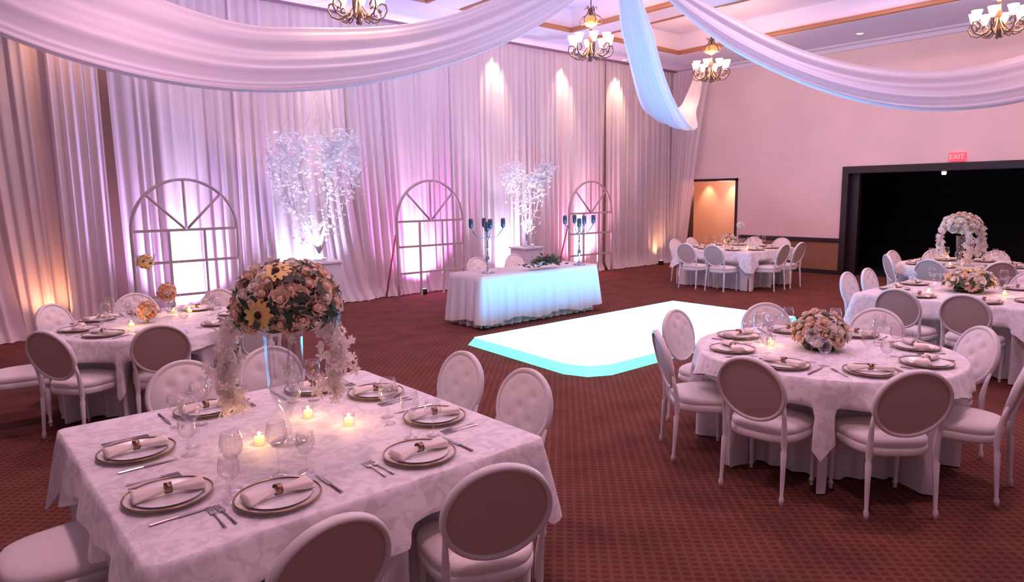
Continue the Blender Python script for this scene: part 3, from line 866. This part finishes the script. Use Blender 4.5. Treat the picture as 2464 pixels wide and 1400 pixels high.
table('head_table', 7.10, 7.88, 'sq', (1.19, .37), 'long rectangular head table lit blue beside the dance floor', 'plain white skirt of the long head table', 7, folds=40, overlay=False)
# head table overlay: sheer ruffled cloth over top and front
bm, g = skirt(sq_fn(1.21, .39), .765, lambda u: .09 + .03 * math.sin(2 * PI * u * 7), 300, 9, .035, 34, 88, .03)
bm.faces.new([c[0] for c in g]); o = obj('ruffled_overlay', bm, M['cloth']); o.location = (7.10, 7.88, 0)
tag(o, 'ruffled white overlay glowing blue on the long head table', 'tablecloth')

# ------------------------------------------------------------------ place settings
TZ = .7625
def make_plate():
    r = thing('charger_plate', (0, 0, 0), 0, None, 'plate')
    bm = bmesh.new(); lathe(bm, [(.001, .006), (.06, .006), (.10, .006), (.12, .009), (.14, .013), (.158, .018)], 40); obj('plate_body', bm, M['plate'], r)
    bm = bmesh.new(); tube(bm, [(.158 * math.cos(2 * PI * k / 40), .158 * math.sin(2 * PI * k / 40), .018) for k in range(40)], .0042, 6, closed=True); obj('rim', bm, M['gold'], r)['label'] = 'dark bronze rim'
    bm = bmesh.new(); lathe(bm, [(.001, .011), (.05, .011), (.085, .011), (.10, .014), (.127, .020)], 36); obj('dinner_plate', bm, M['china'], r)['label'] = 'white china plate'
    return r
def make_napkin():
    r = thing('napkin', (0, 0, 0), 0, None, 'napkin')
    def fn(u, v):
        s = u * 2 - 1; a = 2 * PI * v
        w = .014 + .040 * abs(s) ** 1.1; h = .010 + .009 * abs(s)
        rip = 1 + .16 * math.sin(5 * a + 3 * s) * abs(s)
        return Vector((s * .125, math.cos(a) * w * rip, .034 + math.sin(a) * h * rip - .006 * abs(s)))
    bm = bmesh.new(); g = grid(bm, 21, 21, fn); bmesh.ops.remove_doubles(bm, verts=bm.verts, dist=1e-5)
    bmesh.ops.holes_fill(bm, edges=[e for e in bm.edges if e.is_boundary]); obj('folded_cloth', bm, M['napkin'], r)
    bm = bmesh.new(); lathe(bm, [(.019, -.013), (.0215, -.013), (.0215, .013), (.019, .013), (.019, -.013)], 20)
    bmesh.ops.transform(bm, matrix=Matrix.Translation((0, 0, .036)) @ Matrix.Rotation(PI / 2, 4, 'Y'), verts=bm.verts)
    obj('napkin_ring', bm, M['gold'], r)['label'] = 'bronze napkin ring'
    return r
def make_fork():
    bm = bmesh.new()
    tube(bm, [(0, -.10, .003), (0, -.04, .005), (0, .03, .004)], [.006, .0035, .0035], 6, flat=.5)
    box(bm, (-.011, .03, .002), (.011, .052, .006))
    for k in range(4): box(bm, (-.011 + k * .0063, .052, .002), (-.011 + k * .0063 + .003, .098, .005))
    return obj('fork', bm, M['steel'], smooth=False)
def make_knife():
    bm = bmesh.new()
    tube(bm, [(0, -.115, .004), (0, -.02, .005)], [.007, .0045], 6, flat=.6)
    grid(bm, 2, 8, lambda u, v: Vector(((u - .5) * (.016 * (1 - v ** 4)), -.02 + .14 * v, .004)))
    return obj('knife', bm, M['steel'], smooth=False, solid=.002)
def make_glass(name, h, rb, bowl):
    r = thing(name, (0, 0, 0), 0, None, 'glass')
    zs = h - bowl
    bm = bmesh.new(); lathe(bm, [(.001, .003), (.034, .001), (.035, .003), (.006, .009), (.0038, .02), (.0038, zs - .012), (.007, zs)], 20); obj('stem', bm, M['glass'], r)
    bm = bmesh.new(); lathe(bm, [(.007, zs), (rb * .55, zs + bowl * .08), (rb * .92, zs + bowl * .3), (rb, zs + bowl * .5), (rb * .95, zs + bowl * .75), (rb * .82, h), (rb * .79, h), (rb * .92, zs + bowl * .75), (rb * .96, zs + bowl * .5), (rb * .88, zs + bowl * .3), (rb * .5, zs + bowl * .1), (.003, zs + .004)], 24); obj('bowl', bm, M['glass'], r)
    return r
PL, NK, WG, GB = Proto(make_plate()), Proto(make_napkin()), Proto(make_glass('wine_glass', .235, .045, .115)), Proto(make_glass('water_goblet', .175, .042, .095))
FK, KN = Proto(tag(make_fork(), cat='fork')), Proto(tag(make_knife(), cat='knife'))
def setting(x, y, face, place, tname, full=True, nap=0.0, near=True):
    """face: heading from diner to table centre"""
    a = R(face); f = Vector((math.cos(a), math.sin(a), 0)); rt = Vector((f.y, -f.x, 0)); P = Vector((x, y, TZ)); rz = a - PI / 2
    PL.put(P, rz, 'bronze-rimmed plate ' + place, 'charger plates on the ' + tname)
    NK.put(P + Vector((0, 0, .004)), rz + nap, 'ivory ringed napkin ' + place, 'napkins on the ' + tname)
    if full:
        KN.put(P + rt * .205, rz, 'steel knife ' + place, 'knives on the ' + tname)
        FK.put(P - rt * .195, rz + .03, 'steel fork ' + place, 'forks on the ' + tname)
        if near: FK.put(P - rt * .228, rz - .03, 'outer steel fork ' + place, 'forks on the ' + tname)
    WG.put(P + f * .215 + rt * .09, rz, 'tall wine glass ' + place, 'wine glasses on the ' + tname)
    if full: GB.put(P + f * .17 + rt * .19, rz, 'short goblet ' + place, 'goblets on the ' + tname)
tn = 'square foreground table'
for x, y, f, l, nap in ((.93, 2.46, 90, 'at the near side of the foreground table, left of two', 0), (1.57, 2.46, 90, 'at the near side of the foreground table, right of two', 0),
                   (1.91, 2.84, 180, 'at the right side of the foreground table, nearer its right corner', 1.2), (1.91, 3.44, 180, 'at the right side of the foreground table, farther back', 1.2),
                   (1.68, 3.79, 270, 'at the far side of the foreground table, right of the vase', 0), (1.07, 3.79, 270, 'at the far side of the foreground table, left of the vase', 0),
                   (.64, 3.36, 0, 'at the left side of the foreground table, farther from the camera', 1.57), (.62, 2.76, 0, 'at the left side of the foreground table, nearest the camera', 1.45)):
    setting(x, y, f, l, tn, True, nap)
def ring_set(c, offs, names, tname, full, r=.66, near=False):
    for a, n_ in zip(offs, names):
        setting(c[0] + r * math.cos(R(a)), c[1] + r * math.sin(R(a)), a + 180, n_, tname, full, random.uniform(-.2, .2), near)
cn = ['at the front left', 'at the front right', 'at the right front', 'at the right', 'at the back right', 'at the back', 'at the back left', 'at the left']
ring_set((4.87, 2.19), [3.7 + 45 * k for k in (4, 5, 6, 7, 0, 1, 2, 3)], [s + ' of the rose bowl table' for s in cn], 'right foreground table', True)
ring_set((1.63, 6.97), [-145, -104, -57, -10, 45, 89, 131, 176], [s + ' of the round table by the largest arch' for s in cn], 'left round table', True)
for x, y, f, l in ((8.04, 2.62, 0, 'front left'), (8.04, 2.03, 0, 'front right'), (8.45, 3.02, 270, 'left front'), (9.05, 3.02, 270, 'left back'), (9.36, 2.65, 180, 'back left'), (9.36, 2.05, 180, 'back right'), (8.4, 1.70, 90, 'right front')):
    setting(x, y, f, 'at the %s of the square table at right middle' % l, 'square table at right middle', False)
ring_set((11.96, 3.31), [38 + 45 * k for k in range(8)], [s + ' of the tall flower dome table' for s in ('at the back right', 'at the back', 'at the back left', 'at the front left', 'at the front', 'at the front right', 'at the right', 'at the far right')], 'tall flower dome table', False)
for x, y, f, l in ((12.05, 7.93, 0, 'front left'), (12.05, 7.30, 0, 'front right'), (12.40, 7.0, 90, 'right front'), (12.98, 7.0, 90, 'right back'), (13.35, 7.95, 180, 'back left'), (13.35, 7.3, 180, 'back right'), (12.4, 8.3, 270, 'left front'), (13.0, 8.3, 270, 'left back')):
    setting(x, y, f, 'at the %s of the doorway table' % l, 'square table near the lit doorway', False)

# candles
def make_votive():
    r = thing('votive_candle', (0, 0, 0), 0, None, 'candle')
    bm = bmesh.new(); lathe(bm, [(.024, .002), (.026, .002), (.031, .06), (.029, .06), (.024, .008), (.001, .008)], 18); obj('glass_cup', bm, M['glass'], r)
    bm = bmesh.new(); lathe(bm, [(.022, .009), (.023, .034), (.001, .036)], 16); obj('wax', bm, M['wax'], r)
    bm = bmesh.new(); ball(bm, (0, 0, .047), (.006, .006, .013), 8, 6); obj('flame', bm, M['flame'], r)
    return r
VC = Proto(make_votive())
for x, y, l in ((1.10, 3.10, 'left of the tall vase foot on the foreground table'), (1.44, 3.32, 'just right of the tall vase stem on the foreground table'), (1.54, 3.06, 'farthest right of the tall vase on the foreground table'),
                (1.85, 7.36, 'left of two right of the orange flower balls'), (1.98, 7.30, 'right of two right of the orange flower balls'), (1.36, 6.86, 'left of the lowest orange flower ball'),
                (4.72, 2.52, 'beside the rose bowl'), (8.72, 2.02, 'right of the low flowers on the square table at right middle'), (8.30, 2.62, 'left of the low flowers on the square table at right middle'),
                (11.6, 3.4, 'at the foot of the tall flower dome vase'), (12.25, 7.75, 'left of the small flowers on the doorway table'), (12.6, 7.3, 'right of the small flowers on the doorway table')):
    VC.put((x, y, TZ), 0, 'lit votive candle ' + l, 'votive candles')
    add_light('candle_glow', 'POINT', (x, y, TZ + .07), .9, (1.0, .55, .2), size=.015)

# ------------------------------------------------------------------ flowers
def rose_mesh():
    bm = bmesh.new()
    for lay, (n_, rr, hh, tilt) in enumerate(((3, .010, .020, .1), (5, .018, .020, .35), (6, .026, .016, .7))):
        for k in range(n_):
            a = 2 * PI * k / n_ + lay * .5
            M_ = Matrix.Rotation(a, 3, 'Z')
            grid(bm, 4, 4, lambda u, v: M_ @ Vector(((rr * (.35 + .65 * v)) * math.cos((u - .5) * 1.5), (rr * (.35 + .65 * v)) * math.sin((u - .5) * 1.9) * 1.1, hh * v * (1.1 - tilt * v * .6) - .004 * lay)))
    ball(bm, (0, 0, .008), (.010, .010, .012), 8, 5)
    return bm
def daisy_bm():
    bm = bmesh.new()
    for k in range(13):
        M_ = Matrix.Rotation(2 * PI * k / 13, 3, 'Z')
        grid(bm, 3, 4, lambda u, v: M_ @ Vector((.012 + .040 * v, (u - .5) * .020 * math.sin(PI * (.15 + .75 * v)), .004 + .006 * v - .010 * v * v)))
    return bm
rose_me = {}
def flower_proto(mname, kind):
    key = (mname, kind)
    if key in rose_me: return rose_me[key]
    bm = rose_mesh() if kind == 'rose' else daisy_bm()
    bmesh.ops.recalc_face_normals(bm, faces=bm.faces)
    me = bpy.data.meshes.new(kind); bm.to_mesh(me); bm.free(); me.materials.append(M[mname])
    for p in me.polygons: p.use_smooth = True
    rose_me[key] = me
    return me
cb = bmesh.new(); ball(cb, (0, 0, .006), (.013, .013, .008), 10, 6); cme = bpy.data.meshes.new('flower_centre'); cb.to_mesh(cme); cb.free(); cme.materials.append(M['seed'])
def bouquet(root, c, rad, n, seed, mix, size=1.0, zmin=-.35, leaves=160, leafsize=.03, squash=.8, leafmat='leaf', extra_daisies=()):
    rnd = random.Random(seed); c = Vector(c)
    bm = bmesh.new()
    up_ = max(0, .35 + zmin) * rad * squash * .8
    ball(bm, c + Vector((0, 0, up_)), (rad * .72, rad * .72, rad * squash * .72 - up_ * .6), 14, 9)
    for k in range(leaves):
        z = rnd.uniform(zmin, 1); a = rnd.uniform(0, 6.28); q = math.sqrt(1 - z * z)
        dv = Vector((q * math.cos(a), q * math.sin(a), z))
        p = c + Vector((dv.x, dv.y, dv.z * squash)) * rad * rnd.uniform(.8, 1.08)
        t = dv.orthogonal().normalized(); t = Matrix.Rotation(rnd.uniform(0, 6), 3, dv) @ t; b = dv.cross(t); s = leafsize * rnd.uniform(.6, 1.2)
        vs = [bm.verts.new(p - t * s), bm.verts.new(p + b * s * .35 + dv * s * .2), bm.verts.new(p + t * s + dv * s * .5), bm.verts.new(p - b * s * .35 + dv * s * .2)]
        bm.faces.new(vs)
    o = obj('foliage', bm, M[leafmat], root); o['kind'] = 'stuff'
    gold = PI * (3 - math.sqrt(5))
    for k in range(n):
        z = 1 - (1 - zmin) * (k + .5) / n; a = gold * k + rnd.uniform(-.15, .15); q = math.sqrt(max(0, 1 - z * z))
        dv = Vector((q * math.cos(a), q * math.sin(a), z)).normalized()
        mname, kind = mix[rnd.randrange(len(mix))]
        f = bpy.data.objects.new(kind, flower_proto(mname, kind)); COL.objects.link(f); f.parent = root
        f.location = c + Vector((dv.x, dv.y, dv.z * squash)) * rad * rnd.uniform(.88, 1.0)
        f.rotation_mode = 'QUATERNION'; f.rotation_quaternion = dv.to_track_quat('Z', 'Y')
        s = size * rnd.uniform(.85, 1.25) * (1.1 if kind == 'daisy' else 1.35); f.scale = (s, s, s)
        if kind == 'daisy':
            q_ = bpy.data.objects.new('flower_centre', cme); COL.objects.link(q_); q_.parent = f; q_['label'] = 'dark flower centre'
    for dv in extra_daisies:
        dv = Vector(dv).normalized()
        f = bpy.data.objects.new('daisy', flower_proto('yellow', 'daisy')); COL.objects.link(f); f.parent = root
        f.location = c + Vector((dv.x, dv.y, dv.z * squash)) * rad * 1.04
        f.rotation_mode = 'QUATERNION'; f.rotation_quaternion = dv.to_track_quat('Z', 'Y'); f.scale = (1.35,) * 3; f['label'] = 'large yellow daisy'
        q_ = bpy.data.objects.new('flower_centre', cme); COL.objects.link(q_); q_.parent = f; q_['label'] = 'dark flower centre'
def trail(root, pts, n, seed, s=.022, w=.04, m='orchid'):
    """a hanging spray of orchids along a path"""
    rnd = random.Random(seed); bm = bmesh.new()
    pts = [Vector(p) for p in pts]
    for k in range(n):
        t = rnd.random() * (len(pts) - 1); i = int(t); p = pts[i].lerp(pts[min(i + 1, len(pts) - 1)], t - i)
        p = p + Vector((rnd.gauss(0, w), rnd.gauss(0, w), rnd.gauss(0, w * .6)))
        e = Matrix.Rotation(rnd.uniform(0, 6.28), 3, 'Z') @ Matrix.Rotation(rnd.uniform(.8, 2.2), 3, 'X')
        q = s * rnd.uniform(.8, 1.3)
        for j in range(5):
            a = 2 * PI * j / 5
            vs = [bm.verts.new(p + e @ Vector(v)) for v in ((0, 0, 0), (math.cos(a - .5) * q * .7, math.sin(a - .5) * q * .7, q * .25), (math.cos(a) * q * 1.1, math.sin(a) * q * 1.1, q * .15), (math.cos(a + .5) * q * .7, math.sin(a + .5) * q * .7, q * .25))]
            bm.faces.new(vs)
    tube(bm, pts, .003, 5)
    o = obj('orchid_spray', bm, M[m], root); return o

# tall vase on the foreground table
vx, vy = 1.215, 3.03
r = thing('tall_vase', (vx, vy, TZ), 0, 'tall clear glass vase in the middle of the square foreground table', 'vase')
bm = bmesh.new(); lathe(bm, [(.001, .003), (.085, .001), (.088, .006), (.03, .016), (.016, .035), (.014, .10), (.022, .15), (.060, .21), (.080, .27), (.086, .36), (.088, .50), (.090, .545), (.086, .545), (.083, .50), (.081, .36), (.075, .275), (.055, .218), (.012, .165), (.001, .16)], 36); obj('vase_body', bm, M['vase'], r)
bm = bmesh.new(); lathe(bm, [(.0905, .538), (.0925, .545), (.0905, .552), (.087, .545), (.0905, .538)], 36); obj('vase_rim', bm, M['vase'], r)
r = thing('flower_bouquet', (vx, vy, TZ), 0, 'large peach and cream rose bouquet with yellow daisies on the tall foreground vase', 'flowers')
bouquet(r, (.025, -.01, .655), .225, 84, 3, [('rose', 'rose')] * 5 + [('cream', 'rose')] * 3 + [('yellow', 'daisy')] * 0, 1.22, -.45, 560, .040, .82, extra_daisies=[(-.72, -.55, -.05), (-.3, -.35, .75)])
trail(r, [(-.18, .06, .62), (-.23, .10, .45), (-.23, .11, .30), (-.20, .09, .18)], 200, 21, .025, .030)
trail(r, [(.16, -.08, .64), (.205, -.13, .48), (.20, -.14, .36), (.17, -.12, .22)], 200, 22, .025, .030)
trail(r, [(.0, -.06, .55), (.01, -.03, .42), (.0, 0, .30)], 14, 23, .018, .012)
# rose bowl on the round table
r = thing('rose_bowl', (4.87, 2.22, TZ), 0, 'low domed bowl of cream roses on the round right foreground table', 'flowers')
bm = bmesh.new(); lathe(bm, [(.001, 0), (.10, 0), (.125, .03), (.12, .05), (.001, .05)], 24); obj('bowl', bm, M['black'], r)
bouquet(r, (0, 0, .11), .180, 50, 5, [('rose', 'rose')] * 3 + [('cream', 'rose')] * 4, 1.15, -.25, 170, .034, .85)
# low arrangement on the square table
r = thing('low_flower_bowl', (8.80, 2.38, TZ), 0, 'low cream flower arrangement with dark leaves on the square table at right middle', 'flowers')
bm = bmesh.new(); lathe(bm, [(.001, 0), (.12, 0), (.15, .03), (.14, .05), (.001, .05)], 20); obj('bowl', bm, M['black'], r)
bouquet(r, (0, 0, .10), .24, 48, 6, [('rose', 'rose')] * 2 + [('cream', 'rose')] * 4 + [('yellow', 'daisy')], 1.5, -.1, 300, .05, .55)
# tall dome
r = thing('tall_vase', (11.85, 3.35, TZ), 0, 'tall clear vase under the flower dome before the dark opening', 'vase')
bm = bmesh.new(); lathe(bm, [(.001, .003), (.09, .003), (.02, .02), (.02, .15), (.06, .25), (.07, .44), (.066, .44), (.05, .25), (.001, .2)], 20); obj('vase_body', bm, M['vase'], r)
r = thing('flower_dome', (11.85, 3.35, TZ), 0, 'cream flower dome with three trailing sprays before the dark opening', 'flowers')
bouquet(r, (0, 0, .54), .26, 54, 8, [('cream', 'rose')] * 5 + [('rose', 'rose')], 1.7, -.05, 160, .04, .85, 'paleleaf')
trail(r, [(-.17, .17, .60), (-.21, .21, .42), (-.20, .20, .24), (-.17, .17, .12)], 90, 31, .035, .03)
trail(r, [(.17, -.17, .60), (.22, -.21, .42), (.22, -.21, .28), (.20, -.19, .16)], 90, 32, .035, .03)
trail(r, [(-.20, -.15, .55), (-.22, -.17, .35), (-.18, -.16, .20), (-.14, -.12, .04)], 90, 33, .035, .03)
# three stemmed vases on the left round table
def stem_vase(x, y, h, bowl, kind, vlabel, flabel, m, fr):
    r = thing('stemmed_vase', (x, y, TZ), 0, vlabel, 'vase', 'stemmed glass vases')
    if bowl:
        bm = bmesh.new(); lathe(bm, [(.001, .003), (.06, .002), (.012, .015), (.008, .05), (.008, h - .17), (.03, h - .15), (.075, h - .06), (.095, h), (.091, h), (.07, h - .06), (.001, h - .15)], 24); obj('vase_body', bm, M['vase'], r)
        f = thing('flower_fill', (x, y, TZ), 0, flabel, 'flowers'); bouquet(f, (0, 0, h - .07), fr, 16, 40, [(m, 'daisy'), (m, 'rose')], .8, -.8, 60, .02, 1.0, 'paleleaf')
    else:
        bm = bmesh.new(); lathe(bm, [(.001, .003), (.06, .002), (.012, .015), (.008, .04), (.008, h - .04), (.03, h), (.001, h)], 24); obj('vase_body', bm, M['vase'], r)
        f = thing('flower_ball', (x, y, TZ), 0, flabel, 'flowers', 'orange flower balls'); bouquet(f, (0, 0, h + fr * .8), fr, 34, 41, [(m, 'rose'), ('rose', 'rose')], .85, -.9, 60, .02, 1.0, 'paleleaf')
stem_vase(1.60, 7.22, .62, True, 0, 'tallest stemmed glass vase, goblet shaped, before the largest arch', 'yellow flowers in the tallest goblet vase before the largest arch', 'yellow', .062)
stem_vase(1.76, 7.20, .18, False, 0, 'middle-height stemmed vase holding the upper orange flower ball', 'upper orange flower ball on a stemmed vase before the largest arch', 'orange', .075)
stem_vase(1.52, 6.98, .05, False, 0, 'shortest stemmed vase holding the lower orange flower ball', 'lower orange flower ball near the table surface before the largest arch', 'orange', .075)
# doorway table ornament
r = thing('tall_vase', (12.72, 7.55, TZ), 0, 'slim white vase with small blooms on the table near the lit doorway', 'vase')
bm = bmesh.new(); lathe(bm, [(.05, 0), (.05, .01), (.014, .03), (.012, .34), (.05, .44), (.047, .44), (.001, .36)], 16); obj('vase_body', bm, M['vase'], r)
bouquet(r, (0, 0, .46), .06, 14, 51, [('cream', 'rose')], 1.0, -.4, 20, .02, 1.0, 'paleleaf')
r = thing('flower_bowl', (12.55, 7.70, TZ), 0, 'small blush flower bowl beside the slim white vase near the lit doorway', 'flowers')
bm = bmesh.new(); lathe(bm, [(.001, 0), (.05, 0), (.08, .05), (.001, .05)], 16); obj('bowl', bm, M['vase'], r)
bouquet(r, (0, 0, .16), .13, 26, 52, [('cream', 'rose'), ('rose', 'rose')], 1.1, -.6, 30, .03, 1.1, 'paleleaf')
# greenery on the head table
r = thing('table_greenery', (7.20, 7.58, .77), 0, 'dark green leafy garland with pale blooms on the front edge of the head table', 'greenery')
bm = bmesh.new(); rnd = random.Random(5)
for k in range(330):
    t = rnd.gauss(0, .13); p = Vector((t, rnd.gauss(0, .07), .04 + abs(rnd.gauss(0, .05)) + .05 * math.exp(-(t / .15) ** 2)))
    dv = Vector((t * 2.2 + rnd.uniform(-.5, .5), rnd.uniform(-1, .5), rnd.uniform(-.1, .9))).normalized(); s = rnd.uniform(.05, .10); b = dv.orthogonal().normalized()
    bm.faces.new([bm.verts.new(p), bm.verts.new(p + dv * s * .5 + b * s * .22), bm.verts.new(p + dv * s), bm.verts.new(p + dv * s * .5 - b * s * .22)])
obj('leaves', bm, M['leaf'], r)['kind'] = 'stuff'
for k in range(9):
    f = bpy.data.objects.new('rose', flower_proto('cream', 'rose')); COL.objects.link(f); f.parent = r; f.location = (rnd.uniform(-.2, .2), rnd.uniform(-.08, .02), .07 + rnd.uniform(0, .05)); f.scale = (1.3,) * 3
    f.rotation_euler = (rnd.uniform(.2, 1.2), 0, rnd.uniform(-.5, .5))

# candelabra
def make_candelabra():
    r = thing('candelabra', (0, 0, 0), 0, None, 'candelabra')
    bm = bmesh.new(); lathe(bm, [(.001, 0), (.10, 0), (.10, .012), (.04, .03), (.015, .06)], 20); obj('base', bm, M['silver'], r)
    bm = bmesh.new(); lathe(bm, [(.014, .05), (.012, .14), (.028, .17), (.030, .23), (.012, .26), (.011, .36), (.022, .38), (.011, .40), (.011, .56), (.03, .58), (.012, .60)], 14); obj('pole', bm, M['silver'], r)
    for k in range(4):
        a = R(45 + 90 * k) + .3
        dx, dy = math.cos(a), math.sin(a)
        rr = .24
        bm = bmesh.new(); tube(bm, [(dx * rr * t, dy * rr * t, .56 - .07 * math.sin(PI * t) + .10 * t * t) for t in [i / 10 for i in range(11)]], .007, 6); o = obj('arm', bm, M['silver'], r)
        bm = bmesh.new(); lathe(bm, [(.012, 0), (.032, .02), (.034, .11), (.028, .14), (.001, .13)], 14, (dx * rr, dy * rr, .66)); obj('candle_cup', bm, M['darkglass'], o)
        bm = bmesh.new(); tube(bm, [(dx * rr, dy * rr, .66), (dx * rr, dy * rr, .60)], .006, 5); obj('crystal_drop', bm, M['vase'], o)
    bm = bmesh.new(); lathe(bm, [(.012, 0), (.034, .02), (.036, .12), (.028, .15), (.001, .14)], 14, (0, 0, .60)); obj('candle_cup', bm, M['darkglass'], r)
    return r
CA = Proto(make_candelabra())
CA.put((6.28, 7.82, .766), 0, 'tall silver candelabra with dark cups at the left end of the head table', 'candelabras on the head table')
CA.put((8.02, 7.62, .766), 0, 'tall silver candelabra with dark cups at the right end of the head table', 'candelabras on the head table')

# ------------------------------------------------------------------ chandeliers
def make_chandelier():
    r = thing('chandelier', (0, 0, 0), 0, None, 'chandelier')      # origin at its bottom tip
    bm = bmesh.new(); lathe(bm, [(.001, 0), (.03, .03), (.015, .06), (.05, .10), (.06, .14), (.03, .20), (.022, .30), (.05, .36), (.025, .44), (.018, .60), (.06, .66), (.03, .70), (.02, .80), (.035, .83), (.012, .88)], 16); obj('stem', bm, M['iron'], r)
    bm = bmesh.new(); lathe(bm, [(.03, .56), (.10, .60), (.12, .66), (.08, .72), (.04, .74)], 20); o = obj('amber_bowl', bm, mat('amber_glass', (.8, .4, .12), .4, emit=(1.0, .42, .12), estr=.7), r)
    for k in range(8):
        a = 2 * PI * k / 8; c, s = math.cos(a), math.sin(a)
        def P(rr, z): return (c * rr, s * rr, z)
        pts = [P(.03, .30), P(.08, .20), P(.16, .10), P(.25, .07), P(.33, .10), P(.375, .18), P(.36, .25), P(.30, .27), P(.25, .22), P(.27, .16), P(.31, .17)]
        bm = bmesh.new(); tube(bm, pts, .012, 6)
        tube(bm, [P(.06, .16), P(.12, .07), P(.18, .05), P(.20, .10), P(.16, .13), P(.13, .10)], .009, 5)
        arm = obj('arm', bm, M['iron'], r)
        bm = bmesh.new(); lathe(bm, [(.018, 0), (.03, .01), (.045, .05), (.060, .10), (.075, .15), (.072, .15), (.055, .10), (.03, .02)], 14, P(.315, .27)); obj('glass_shade', bm, M['shade'], arm)
        bm = bmesh.new(); ball(bm, (c * .315, s * .315, .27 + .085), (.022, .022, .035), 8, 6); obj('bulb', bm, M['bulb'], arm)
    for k in range(6):
        a = 2 * PI * k / 6; c, s = math.cos(a), math.sin(a)
        bm = bmesh.new(); tube(bm, [(c * q, s * q, z) for q, z in ((.10, .62), (.17, .60), (.19, .66), (.14, .72), (.07, .76), (.04, .84), (.09, .88), (.10, .84))], .008, 5); obj('crown_scroll', bm, M['iron'], r)
    return r
CHN = make_chandelier()
chd = Proto(CHN)
spots = [(4.55, 8.25, 4.10, 'partly cut at the top left of the photo'), (8.75, 8.05, 4.08, 'just left of the middle swag'), (12.35, 8.1, 4.08, 'between the middle and right swags'), (12.4, 3.25, 4.10, 'at the top right corner of the photo')]
protos = []
for x, y, z, l in spots:
    c = chd.put((x, y, z), random.random(), 'bronze scroll chandelier with glowing glass shades ' + l, 'bronze chandeliers')
    protos.append((c, z))
for c, z in protos:
    top = ZC - z
    bm = bmesh.new(); tube(bm, [(0, 0, .87), (0, 0, top - .03)], .010, 6); lathe(bm, [(.07, top - .03), (.05, top), (.001, top)], 14); obj('hanging_rod', bm, M['iron'], c)
for x, y, z, l in spots:
    add_light('chandelier_light', 'POINT', (x, y, z + .52), 200, (1.0, .52, .34), size=.14)
